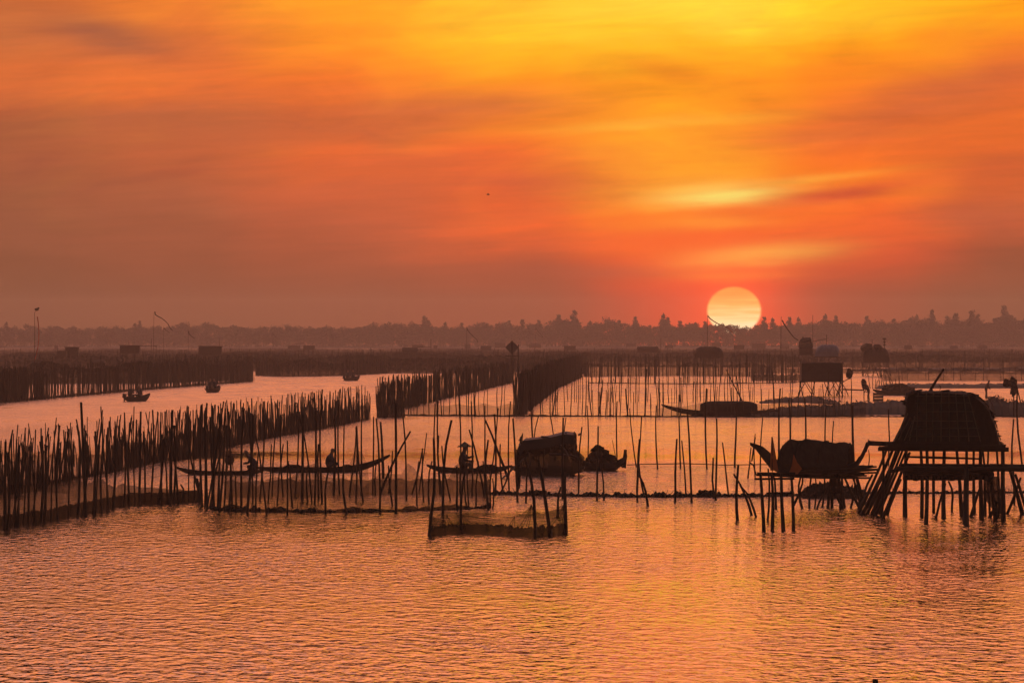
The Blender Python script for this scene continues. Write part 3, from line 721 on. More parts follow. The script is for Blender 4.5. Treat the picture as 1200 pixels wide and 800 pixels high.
def bank(label, prof, depth, mat='mud', seed=1, name='mud_bank', kind='structure', cat=None):
    """low mound: prof = (px, waterline py, crest py)"""
    rg = random.Random(seed); rows = [[], [], [], [], []]
    for a, c in zip(prof, prof[1:]):
        n = 12
        for i in range(n + (c is prof[-1])):
            t = i / n; px = a[0] + (c[0] - a[0]) * t; py = a[1] + (c[1] - a[1]) * t; yt = a[2] + (c[2] - a[2]) * t
            b = W(px, py); z = max(.06, (CAMH - (yt - HOR) / F * b.y) * (.85 if mat == 'mud' else 1)) * rg.uniform(.82, 1.12)
            for k, (dy, zz) in enumerate(((0, -.2), (depth * .18, z * .55), (depth * .45, z), (depth * .75, z * .7), (depth, -.2))):
                rows[k].append(b + Vector((rg.uniform(-.1, .1), dy, zz + (rg.uniform(-.04, .04) if zz > 0 else 0))))
    m = MB().grid(rows)
    for p in rows[2]:
        for _ in range(3 if mat == 'mud' else 0):
            a = p + Vector((rg.uniform(-.4, .4), rg.uniform(-1.2, .6), -.05)); m.tube([a, a + Vector((rg.uniform(-.12, .12), 0, rg.uniform(.04, .15)))], [.05, .012], 3)
    o = m.build(name, mat, origin=W(prof[0][0], prof[0][1]), smooth=False)
    tag(o, label, cat, kind=kind); return o
def build_banks():
    bank('low mud bank below the dark box hut', [(880, 487, 484), (905, 487, 479), (930, 487, 475), (960, 487, 474), (990, 487, 471), (1030, 486, 468), (1062, 486, 468), (1090, 487, 476), (1100, 487, 484)], 9, seed=1)
    bank('curved mud spit in front of the dark box hut', [(893, 473, 471), (915, 472, 466), (945, 472, 463.5), (965, 473, 465), (985, 474, 471)], 8, seed=2)
    bank('high mud bank behind the thatched stilt hut', [(1135, 487, 484), (1150, 487, 472), (1160, 487, 468), (1168, 487, 463), (1178, 487, 464), (1184, 487, 468), (1215, 488, 467), (1260, 488, 468)], 9, seed=3)
    bank('long dark mud dyke beside the standing people', [(1030, 456, 454), (1043, 456, 449), (1080, 455, 448.5), (1130, 455, 449.5), (1190, 455, 449), (1260, 455, 449)], 10, seed=4)
    bank('far mud dyke behind the pale net fence', [(1005, 435, 433), (1040, 435, 430.5), (1120, 435, 430), (1260, 435, 430)], 18, seed=5)
    # heap of net under the arched boat, and shrubs on the bank
    bank('low heap of brown net lying in the water under the arched shelter', [(942, 584, 580), (948, 584, 570), (960, 584, 567), (972, 584, 566.5), (985, 584, 569), (1005, 584, 570), (1017, 584, 578)], 2.4, 'net_heap', 6, 'net_heap', None, 'net heap')
build_banks()

# ------------------------------------------------------------------ people
def person_material(name, c_cloth, neck, c_skin=(.22, .125, .085)):
    m, b = newmat(name)
    tc = b.n('ShaderNodeTexCoord').outputs['Object']; sp = b.n('ShaderNodeSeparateXYZ'); b.put(sp.inputs[0], tc)
    f = b.noise(tc, 14, 3, .5)
    cl = b.mix(f, (*[v * .75 for v in c_cloth], 1), (*[v * 1.25 for v in c_cloth], 1))
    c = b.mix(b.m('GREATER_THAN', sp.outputs[2], neck), cl, (*c_skin, 1))
    p = b.n('ShaderNodeBsdfPrincipled'); b.put(p.inputs['Base Color'], c); p.inputs['Roughness'].default_value = .85
    o = b.n('ShaderNodeOutputMaterial'); b.put(o.inputs[0], p.outputs[0])
def body(name, joints, bones, label, cat, loc, rz, mat, s=1.0):
    """one continuous figure grown from a jointed skeleton: joints name -> (x, y, z, radius)"""
    keys = list(joints); idx = {k: i for i, k in enumerate(keys)}
    me = bpy.data.meshes.new(name); me.from_pydata([joints[k][:3] for k in keys], [(idx[a], idx[c]) for a, c in bones], []); me.update()
    o = bpy.data.objects.new(name, me); col.objects.link(o)
    md = o.modifiers.new('skin', 'SKIN'); md.use_smooth_shade = True
    for k in keys:
        v = me.skin_vertices[0].data[idx[k]]; r = joints[k][3]
        v.radius = (r, r) if not isinstance(r, tuple) else r
        v.use_root = (k == 'pelvis')
    sub = o.modifiers.new('sub', 'SUBSURF'); sub.levels = 1; sub.render_levels = 2
    me.materials.append(MATS[mat])
    o.location = loc; o.rotation_euler = (0, 0, rz); o.scale = (s, s, s)
    return tag(o, label, cat)
BONES = [('pelvis', 'waist'), ('waist', 'chest'), ('chest', 'neck'), ('neck', 'jaw'), ('jaw', 'brow'), ('brow', 'scalp')]
for _s in 'lr': BONES += [('chest', 'sh' + _s), ('sh' + _s, 'el' + _s), ('el' + _s, 'wr' + _s), ('wr' + _s, 'kn' + _s), ('pelvis', 'hip' + _s), ('hip' + _s, 'knee' + _s), ('knee' + _s, 'ank' + _s), ('ank' + _s, 'toe' + _s)]
def seated(lean=.12, hunch=.08, hands=((.34, .12, .34), (.34, -.12, .30)), head=(.06, .0)):
    """facing +x, seat at z = 0, legs folded in front"""
    j = {'pelvis': (0, 0, .12, .17), 'waist': (lean * .3, 0, .28, .18), 'chest': (lean, 0, .46, .19), 'neck': (lean + hunch, 0, .62, .07),
         'jaw': (lean + hunch + head[0], 0, .70, .085), 'brow': (lean + hunch + head[0] + .01, 0, .79, .105), 'scalp': (lean + hunch + head[0], 0, .87, .065)}
    for k, sy, hd in (('l', 1, hands[0]), ('r', -1, hands[1])):
        sh = Vector((lean + .01, .17 * sy, .53)); h = Vector(hd); e = (sh + h) / 2 + Vector((-.02, .07 * sy, -.10))
        j['sh' + k] = (*sh, .075); j['el' + k] = (*e, .055); j['wr' + k] = (*h, .036); j['kn' + k] = (*(h + Vector((.07, 0, .0))), .034)
        j['hip' + k] = (.05, .10 * sy, .10, .11); j['knee' + k] = (.40, .20 * sy, .20, .075); j['ank' + k] = (.30, .06 * sy, .03, .05); j['toe' + k] = (.42, .04 * sy, .02, .04)
    return j
def standing(hands=((.30, .16, 1.0), (.34, -.10, .95)), bend=.12, stride=.15):
    j = {'pelvis': (0, 0, .88, .14), 'waist': (bend * .3, 0, 1.02, .125), 'chest': (bend, 0, 1.24, .15), 'neck': (bend * 1.5, 0, 1.41, .06),
         'jaw': (bend * 1.7, 0, 1.49, .08), 'brow': (bend * 1.75, 0, 1.58, .10), 'scalp': (bend * 1.75, 0, 1.66, .06)}
    for k, sy, hd in (('l', 1, hands[0]), ('r', -1, hands[1])):
        sh = Vector((bend, .19 * sy, 1.33)); h = Vector(hd); e = (sh + h) / 2 + Vector((-.08, .05 * sy, -.06))
        j['sh' + k] = (*sh, .065); j['el' + k] = (*e, .05); j['wr' + k] = (*h, .034); j['kn' + k] = (*(h + Vector((.07, 0, -.04))), .034)
        st = stride * sy
        j['hip' + k] = (0, .10 * sy, .82, .105); j['knee' + k] = (st * .7 + .04, .11 * sy, .46, .07); j['ank' + k] = (st, .12 * sy, .07, .045); j['toe' + k] = (st + .17, .13 * sy, .03, .04)
    return j
person_material('dark_clothes', (.030, .032, .045), .62)
person_material('brown_clothes', (.055, .045, .038), .62)
person_material('standing_clothes', (.040, .036, .036), 1.41)
def hat(parent, c, r=.25, h=.16, mat='straw'):
    """conical leaf hat in the wearer's own frame"""
    m = MB(); n = 18; rows = []
    for rr, z in ((.005, h), (r * .35, h * .62), (r * .7, h * .27), (r, 0), (r * .96, -.006), (r * .3, h * .55)):
        rows.append([Vector((c[0] + rr * math.cos(2 * math.pi * k / n), c[1] + rr * math.sin(2 * math.pi * k / n), c[2] + z)) for k in range(n + 1)])
    m.grid(rows); me = bpy.data.meshes.new('conical_hat'); me.from_pydata([tuple(v) for v in m.v], [], m.f); me.update(); me.materials.append(MATS[mat])
    o = bpy.data.objects.new('conical_hat', me); col.objects.link(o); o.parent = parent; return o

# ------------------------------------------------------------------ boats
def hull(parent, L, beam, depth, sheer0, sheer1, n=22, fine0=.9, fine1=.9, name='hull', x0=0.0, thick=.035, mat='hull'):
    """plank sampan along +x from the parent's origin; sheer lifts bow and stern"""
    def sect(t):
        u = 2 * t - 1
        w = beam / 2 * max(.05, 1 - abs(u) ** (2.6 if u < 0 else 2.6) * (fine0 if u < 0 else fine1))
        lift = (sheer0 if u < 0 else sheer1) * abs(u) ** 2.4
        return w, lift
    m = MB(); rows = []
    for i in range(n + 1):
        t = i / n; w, lift = sect(t); x = x0 + L * (t - .5); g = depth - .12 + lift; kz = min(g - .07, -.12 + lift * .98 + depth * .72 * abs(2 * t - 1) ** 3.2)
        rows.append([(x, -w, g), (x, -w * .86, kz + (g - kz) * .45), (x, -w * .5, kz + .02), (x, 0, kz), (x, w * .5, kz + .02), (x, w * .86, kz + (g - kz) * .45), (x, w, g),
                     (x, w - thick, g), (x, w * .55 - thick * .5, kz + .07), (x, 0, kz + .06), (x, -w * .55 + thick * .5, kz + .07), (x, -w + thick, g), (x, -w, g)])
    m.grid([[Vector(p) for p in r] for r in rows])
    n_ = 13
    m.f.append(tuple(range(12))); m.f.append(tuple(len(m.v) - n_ + k for k in range(12))[::-1])
    o = local(m, name, mat, parent)
    for t in (.28, .5, .72):      # thwarts
        w, lift = sect(t); x = x0 + L * (t - .5)
        local(MB().box((x, 0, depth - .2 + lift), (.16, 2 * w - .06, .03)), 'thwart', mat, o)
    return o
def local(m, name, mat, parent, smooth=False):
    """mesh whose points are already in the parent's frame"""
    me = bpy.data.meshes.new(name); me.from_pydata([tuple(v) for v in m.v], [], m.f); me.update()
    if smooth: me.polygons.foreach_set('use_smooth', [True] * len(me.polygons))
    me.materials.append(MATS[mat]); o = bpy.data.objects.new(name, me); col.objects.link(o); o.parent = parent; return o

matt('net_pale', (.06, .05, .042), (.10, .085, .07), 9, .95)
def build_boats():
    # sampan with crouched fisher, prow lifted towards the sun side
    D = dist(553); mpp = D / F
    b = thing('sampan', 'slender sampan with a high lifted prow and a crouching fisher', 'boat', W(379, 553), rz=R(2))
    hull(b, 156 * mpp, .9, .32, .03, .54, fine0=.9, fine1=.95)
    x = (384 - 379) * mpp
    local(MB().blob((-1.2, 0, .08), (.55, .3, .22), 12, 5, .2, True), 'net_pile', 'net_dark', b); local(MB().blob((.95, 0, .1), (.35, .26, .2), 10, 5, .2, True), 'net_pile', 'net_dark', b)
    body('person', seated(.12, .05, ((.36, .12, .22), (.38, -.10, .25)), (.05, 0)), BONES, 'person crouching in dark clothes in the sampan with the high prow', 'person', b.location + Vector((x, 0, .18)), R(-15), 'dark_clothes', .92)
    # sampan with the hatted paddler
    D = dist(553.5); mpp = D / F
    b = thing('sampan', 'low sampan carrying a paddler in a conical hat', 'boat', W(550, 553.5), rz=R(-3))
    hull(b, 100 * mpp, .9, .30, .16, .14)
    local(MB().blob((.75, 0, .08), (.5, .28, .24), 12, 5, .2, True), 'net_pile', 'net_dark', b)
    p = body('person', seated(.05, .03, ((.40, .10, .46), (.42, -.06, .28)), (.04, 0)), BONES, 'person in pale clothes and conical hat sitting upright with a paddle', 'person', W(541, 553.5) + Vector((0, 0, .16)), R(-10), 'brown_clothes', 1.08)
    hat(p, (.12, 0, .82), .30, .20)
    m = MB().tube([(.44, .10, .95), (.47, .04, .30), (.50, -.42, -.12)], [.02, .02, .02], 5); m.box((.51, -.48, -.2), (.03, .16, .34))
    pd = local(m, 'paddle', 'timber', None); pd.location = p.location; pd.rotation_euler = p.rotation_euler
    tag(pd, 'wooden paddle held by the person in the conical hat', 'paddle')
    # sampan half hidden by the corner posts
    D = dist(556); mpp = D / F
    b = thing('sampan', 'long sampan with round basket half hidden behind the corner poles', 'boat', W(258, 556), rz=R(3))
    hull(b, 104 * mpp, .9, .26, .20, .08)
    body('person', seated(.25, .12, ((.45, .16, .34), (.52, -.02, .30)), (.08, 0)), BONES, 'person leaning forward in the sampan behind the corner poles', 'person', W(301, 556) + Vector((0, 0, .16)), R(180), 'dark_clothes', .95)
    m = MB().blob((0, 0, .16), (.20, .20, .19), 14, 8, .05); m.tube([(0, 0, .30), (0, 0, .37)], [.19, .2], 14)
    for k in range(4): a = k * 1.57 + .5; m.tube([(.13 * math.cos(a), .13 * math.sin(a), .06), (.17 * math.cos(a), .17 * math.sin(a), -.24)], .02, 5)
    bk = local(m, 'fish_basket', 'thatch', None); bk.location = W(269, 556) + Vector((0, -.1, .42)); tag(bk, 'round dark fish basket standing in the sampan by the corner poles', 'basket')
    # boat under the big dark sheet
    D = dist(556); mpp = D / F
    b = thing('covered_boat', 'moored boat under a wide dark sheet roof with drooping net sides', 'boat', W(642, 556), rz=R(-5))
    hull(b, 86 * mpp, 1.3, .42, .05, .05, fine0=.55, fine1=.6)
    def z(py): return (556 - py) * mpp
    def xx(px): return (px - 642) * mpp
    prof = [(609, 519), (616, 514), (630, 512.5), (645, 510.5), (658, 507), (664, 506), (674, 507)]
    rows = []
    for k, (dy, dz) in enumerate(((-.85, -.42), (-.8, -.06), (-.4, -.02), (0, .03), (.4, .0), (.85, -.08), (.9, -.45))):
        rows.append([Vector((xx(px), dy, z(py) + dz + rnd.uniform(-.02, .02) - (.12 if i == 0 and abs(dy) > .7 else 0))) for i, (px, py) in enumerate(prof)])
    rows2 = [[v + Vector((0, 0, -.03)) for v in r] for r in rows[::-1]]
    local(MB().grid(rows + rows2 + [rows[0]]), 'roof_sheet', 'tarp', b)
    def side_rows(ss):
        out = []
        for dy, s0 in ss:
            out.append([Vector((xx(px), dy + .05 * math.sin(px * .5), .22 + (z(yt) - .22) * s0)) for px, yt in ((606, 528), (611, 519), (616, 515), (630, 513.5), (645, 511.5), (658, 509), (666, 509), (671, 512), (672.5, 519), (673.5, 526), (679, 531), (684, 536))])
        return out
    low = side_rows(((-.70, -.22), (-.72, .12), (-.69, .42))); local(MB().grid(low), 'side_net', 'net_heap', b); local(MB().grid([[v + Vector((0, 1.3, 0)) for v in r] for r in low]), 'side_net', 'net', b)
    rows = side_rows(((-.68, .42), (-.64, .75), (-.55, 1.0))); local(MB().grid(rows), 'side_net', 'net_dark', b)
    rows = [[v + Vector((0, 1.15, 0)) for v in r] for r in rows]; local(MB().grid(rows), 'side_net', 'net_dark', b)
    for e in (1, -2): MB_ = MB().grid([[r[e] - Vector((0, 1.15, 0)) for r in rows], [r[e] for r in rows]]); local(MB_, 'end_net', 'net_dark', b)
    rg = random.Random(31)
    for k in range(14):
        px = rg.choice((rg.uniform(606, 616), rg.uniform(668, 682))); p0 = Vector((xx(px), rg.uniform(-.6, .3), rg.uniform(.7, 1.5) if px < 640 else rg.uniform(.6, 1.6)))
        local(MB().tube([p0, p0 + Vector((rg.uniform(-.15, .15), 0, rg.uniform(-.12, .16)))], [.05, .015], 4), 'loose_end', 'tarp', b)
    for px, top in ((612, 516), (630, 513), (648, 511), (664, 506), (673, 508)):
        for dy in (-.55, .55): local(MB().tube([(xx(px), dy, .2), (xx(px) + .02, dy, z(top))], .025, 5), 'roof_pole', 'bamboo', b)
    for pts in ([(636, 511), (648, 514), (658, 520), (665, 528), (668, 534)], [(612, 516), (618, 524), (622, 534), (623, 545)], [(645, 531), (660, 532), (672, 533), (680, 536)]):
        local(MB().tube([(xx(px), -.72 - .02 * i, z(py)) for i, (px, py) in enumerate(pts)], [.05, .06, .05, .05, .04][:len(pts)], 5), 'drape_fold', 'net_pale', b)
    for px, y0, y1 in ((612, 517, 507), (611, 516, 511), (675, 520, 513), (676, 527, 518), (674, 510, 505)):
        local(MB().tube([(xx(px - 1), -.3, z(y0)), (xx(px), -.3, z((y0 + y1) / 2)), (xx(px + rg.uniform(-1, 1.5)), -.3, z(y1))], [.07, .05, .015], 5), 'loose_end', 'tarp', b)
    rows = [[Vector((xx(px), dy, z(py))) for px, py in ((655, 512), (664, 511), (672, 516), (675, 525), (673, 532))] for dy in (-.6, -.66)]
    local(MB().grid(rows), 'hanging_cloth', 'tarp', b)
    # boat heaped with nets
    b = thing('laden_boat', 'moored boat heaped high with dark nets, its stem post upright', 'boat', W(705, 551), rz=R(4))
    D = dist(551); mpp = D / F
    hull(b, 60 * mpp, 1.15, .42, .06, .34, fine0=.7, fine1=.9)
    rg = random.Random(4)
    m = MB().blob((0, 0, .16), (24 * mpp, .52, .52), 18, 7, .10, True, rg); m.blob((-2 * mpp, 0, .45), (14 * mpp, .44, .46), 14, 6, .14, True, rg); m.blob((-.15, 0, .78), (.28, .3, .26), 10, 5, .2, True, rg)
    local(m, 'net_pile', 'net_dark', b)
    local(MB().tube([(26 * mpp, 0, .1), (27.5 * mpp, 0, .6), (28 * mpp, 0, .86)], [.10, .08, .06], 7), 'stem_post', 'timber', b)
    local(MB().tube([(17 * mpp, .1, .5), (13 * mpp, .15, 1.25)], [.015, .012], 5), 'boat_pole', 'bamboo', b)
    # bundle of net on a stake by the covered boat
    m = MB().blob(W(607, 579) + Vector((0, 0, .75)), (.09, .09, .75), 8, 8, .25); tag(m.build('net_bundle', 'net_dark', origin=W(607, 579)), 'bundle of wet net tied round a stake beside the covered boat', 'net bundle')
    m = MB(); m.tube([P(578, 570, 226), P(597, 553, 230), P(622, 530, 236)], [.03, .035, .03], 6); tag(m.build('oar', 'timber', origin=P(578, 570, 226)), 'long oar slanting from the pen corner up to the covered boat', 'oar')
    # long boat with a barrel cover in the middle water
    D = dist(486.5); mpp = D / F
    b = thing('barrel_boat', 'long low boat with a rounded mat cover in the middle water', 'boat', W(845, 486.5), rz=R(2))
    hull(b, 140 * mpp, 1.5, .42, .50, .10, fine0=.95, fine1=.8)
    rows = []
    for i in range(15):
        t = i / 14; x = (-24 + 66 * t) * mpp; k = 1 - .30 * abs(2 * t - 1) ** 6
        rows.append([Vector((x, .72 * math.cos(a), .28 + .72 * k * max(0, math.sin(a)) ** .7)) for a in [math.pi * q / 10 for q in range(11)]])
    m = MB().grid(rows); m.f.append(tuple(range(11))[::-1]); m.f.append(tuple(len(m.v) - 11 + q for q in range(11)))
    local(m, 'mat_cover', 'thatch', b)
    # motor boats out in the channel
    def motorboat(label, px, py, rz, n, plabels, L=3.6):
        b = thing('motor_boat', label, 'boat', W(px, py), 'boats out in the channel', rz)
        hull(b, L, 1.0, .5, .06, .30, fine0=.35, fine1=.9)
        m = MB().box((-L / 2 - .05, 0, .48), (.26, .24, .34)); m.box((-L / 2 - .08, 0, .1), (.1, .08, .7)); m.tube([(-L / 2 + .1, .05, .6), (-L / 2 + .6, .12, .66)], .02, 5)
        local(m, 'outboard_engine', 'engine', b)
        c, s = math.cos(rz), math.sin(rz)
        for k in range(n):
            d = (-L * .30 + k * L * .42)
            q = body('person', seated(.06 + .05 * k, .05), BONES, plabels[k], 'person', b.location + Vector((d * c, d * s, .34)), rz + (R(180) if k and n > 1 else 0), 'dark_clothes' if k else 'brown_clothes', 1.12)
    motorboat('small open boat in the channel carrying two seated people', 161, 470, R(58), 2, ['person seated by the engine in the boat carrying two', 'person seated forward in the boat carrying two'], 3.6)
    motorboat('open boat seen end on in the channel near the fence end', 250, 459.5, R(76), 2, ['person at the stern of the end-on boat near the fence', 'person in the bow of the end-on boat near the fence'], 4.0)
    motorboat('tiny dark boat far up the channel', 412.5, 446, R(68), 2, ['person at the stern of the tiny far boat', 'person in the middle of the tiny far boat'], 4.6)
build_boats()

# ------------------------------------------------------------------ the raised boat shelter and landing frame
def build_shelter():
    D = 190.0; mpp = D / F
    O = Vector(((950 - 600) * mpp, D, 0))
    s = thing('boat_shelter', 'boat with an arched mat cover propped high on a rack of thin stilts', 'boat', O)
    def q(px, py, dy=0.0): return P(px, py, D + dy)
    # lifted hull: high prow on one side, low stern
    keys = [(879, 521.5, 518, .05), (886, 527, 520, .12), (894, 538, 523, .25), (902, 548, 530, .42), (914, 555, 542, .55), (935, 558, 546, .6), (965, 559, 547, .6), (990, 557, 546, .5), (1004, 549, 540, .35), (1012, 536, 530, .2), (1018, 522, 514, .08)]
    rows = []
    for px, yb, yt, w in keys:
        a = q(px, yb); c = q(px, yt)
        rows.append([c + Vector((0, -w, 0)), a.lerp(c, .4) + Vector((0, -w * .85, 0)), a, a.lerp(c, .4) + Vector((0, w * .85, 0)), c + Vector((0, w, 0)), c + Vector((0, w * .8, -.03)), a + Vector((0, 0, .08)), c + Vector((0, -w * .8, -.03)), c + Vector((0, -w, 0))])
    MB().grid(rows).build('hull', 'hull', s)
    # arched cover, axis turned a little so that its open end faces the camera side
    rows = []; rg = random.Random(5)
    ends = []
    for i in range(13):
        t = i / 12
        cx, cy = 929 + (996 - 929) * t, 553 + 1 * t
        rx = 19.5 - 15 * t; hz = (37 + 1.5 * math.sin(t * 5) - 1.5 * t + (2 if .8 < t < .95 else 0))
        row = []
        for k in range(15):
            a = math.pi * k / 14
            row.append(q(cx - rx * math.cos(a) * .95, cy - hz * math.sin(a) ** .85 + rg.uniform(-.5, .5), (-.75 + 1.5 * (k / 14)) * .9 + t * .9))
        rows.append(row)
    inner = [[v + Vector((.0, .0, -.045)) for v in r] for r in rows]
    MB().grid(rows + inner[::-1] + [rows[0]]).build('mat_cover', 'thatch', s)
    # hoops showing at the mouth
    for t in (0, .28, .62, 1.0):
        i = int(t * 12); MB().tube([v + Vector((0, -.01, .02)) for v in rows[i]], .025, 5).build('hoop', 'bamboo', s)
    # back closing mat
    bk = rows[9]; m = MB(); m.v = list(bk); m.f = [tuple(range(len(bk)))]; m.build('closing_mat', 'thatch', s)
    # deck of bundled poles
    for k in range(26):
        x0 = rg.uniform(905, 950); x1 = rg.uniform(985, 1032); y0 = rg.uniform(549, 557); y1 = y0 + rg.uniform(-6, 3)
        MB().tube([q(x0, y0, rg.uniform(-.7, .7)), q((x0 + x1) / 2, (y0 + y1) / 2 + 1, rg.uniform(-.7, .7)), q(x1, y1, rg.uniform(-.7, .7))], [.04, .045, .03], 5).build('deck_pole', 'bamboo', s)
    # stilts
    for bx, by, tx, ty, r in [(930,583,941,555,.04), (948,592,951,556,.04), (954,590,955,556,.03), (957,592,974,564,.035), (971,595,974,556,.05), (976,597,976,556,.05), (988,595,979,575,.05), (991,593,983,560,.05), (1008,592,990,560,.05), (997,590,1000,556,.04), (1010,578,1000,560,.04), (1016,575,1004,558,.04), (1019,587,1003,561,.035), (940,588,938,558,.04), (965,586,966,556,.035), (1006,600,1022,556,.045), (908,586,906,553,.04), (985,588,987,556,.05)]:
        stake(s, Vector(((bx - 600) * mpp, D + rnd.uniform(-.6, .9), 0)), q(tx, ty, rnd.uniform(-.5, .5)), r, 'stilt')
    m = MB(); rows = [[q(979 + 3 * math.sin(a) * 2, y, .35 * math.cos(a)) for a in [k * .7 for k in range(10)]] for y in (555, 563, 571, 578)]
    m.grid(rows).build('hanging_sack', 'net_dark', s)
    # tattered cloth and pieces at the stern
    for k in range(9):
        x = rg.uniform(1000, 1016); y = 541 - (x - 1000) * 1.3
        MB().tube([q(x, y + 6, rg.uniform(-.3, .3)), q(x + rg.uniform(3, 9), y - rg.uniform(2, 8), rg.uniform(-.3, .3))], [.05, .02], 5).build('stern_stick', 'timber', s)
    # orange cloths
    for pts, lab in (([(904, 512), (905.5, 512), (909, 532), (912, 551), (902.5, 551), (903, 532)], 'faded orange pennant standing at the prow of the propped boat'),
                     ([(930, 532), (934, 541), (940, 549), (935, 555), (924, 556), (928, 545)], 'small faded orange cloth hanging at the mouth of the arched cover')):
        m = MB(); n = len(pts); dy = -1.0
        m.v = [q(px, py, dy + .03 * math.sin(i * 2)) for i, (px, py) in enumerate(pts)] + [q(px, py, dy + .02 + .03 * math.sin(i * 2)) for i, (px, py) in enumerate(pts)]
        m.f = [tuple(range(n)), tuple(range(2 * n - 1, n - 1, -1))] + [(i, (i + 1) % n, n + (i + 1) % n, n + i) for i in range(n)]
        tag(m.build('pennant', 'orange_cloth', origin=q(pts[0][0], 551, dy)), lab, 'flag')
    m = MB().tube([q(905, 553, -1.0), q(904.6, 511.5, -1.0)], .015, 5); tag(m.build('pennant_pole', 'bamboo', origin=q(905, 553, -1)), 'thin cane carrying the orange pennant at the propped prow', 'pole')
    # landing frame
    D2 = 168.0; f = thing('landing_frame', 'bare frame of four thick posts standing before the propped boat', 'frame', W(910, 622))
    for bx, by, tx, ty in [(895,622,891,555), (905,622,904,554), (918,622,915.5,555), (929.6,621,927,554)]:
        pstake(f, bx, by, tx, ty, .062, 'post')
    pstake(f, 899, 609, 900, 549, .045, 'post')
    for (x0, y0, x1, y1, r) in [(884, 561, 931, 560.5, .035), (887, 554.5, 932, 554.5, .04), (898, 577.5, 928, 577, .03), (886, 556.5, 930, 557, .03)]:
        MB().tube([P(x0, y0, D2 + .08), P(x1, y1, D2 + .08)], r, 6).build('cross_bar', 'timber', f)
    m = MB().tube([P(885, 512, 190), P(881, 540, 190), P(878, 541, 190), P(883, 545, 190), P(886, 556, 190)], .025, 5)
    tag(m.build('rope', 'bamboo', origin=P(885, 556, 190)), 'loose rope drooping from the lifted prow', 'rope')
build_shelter()

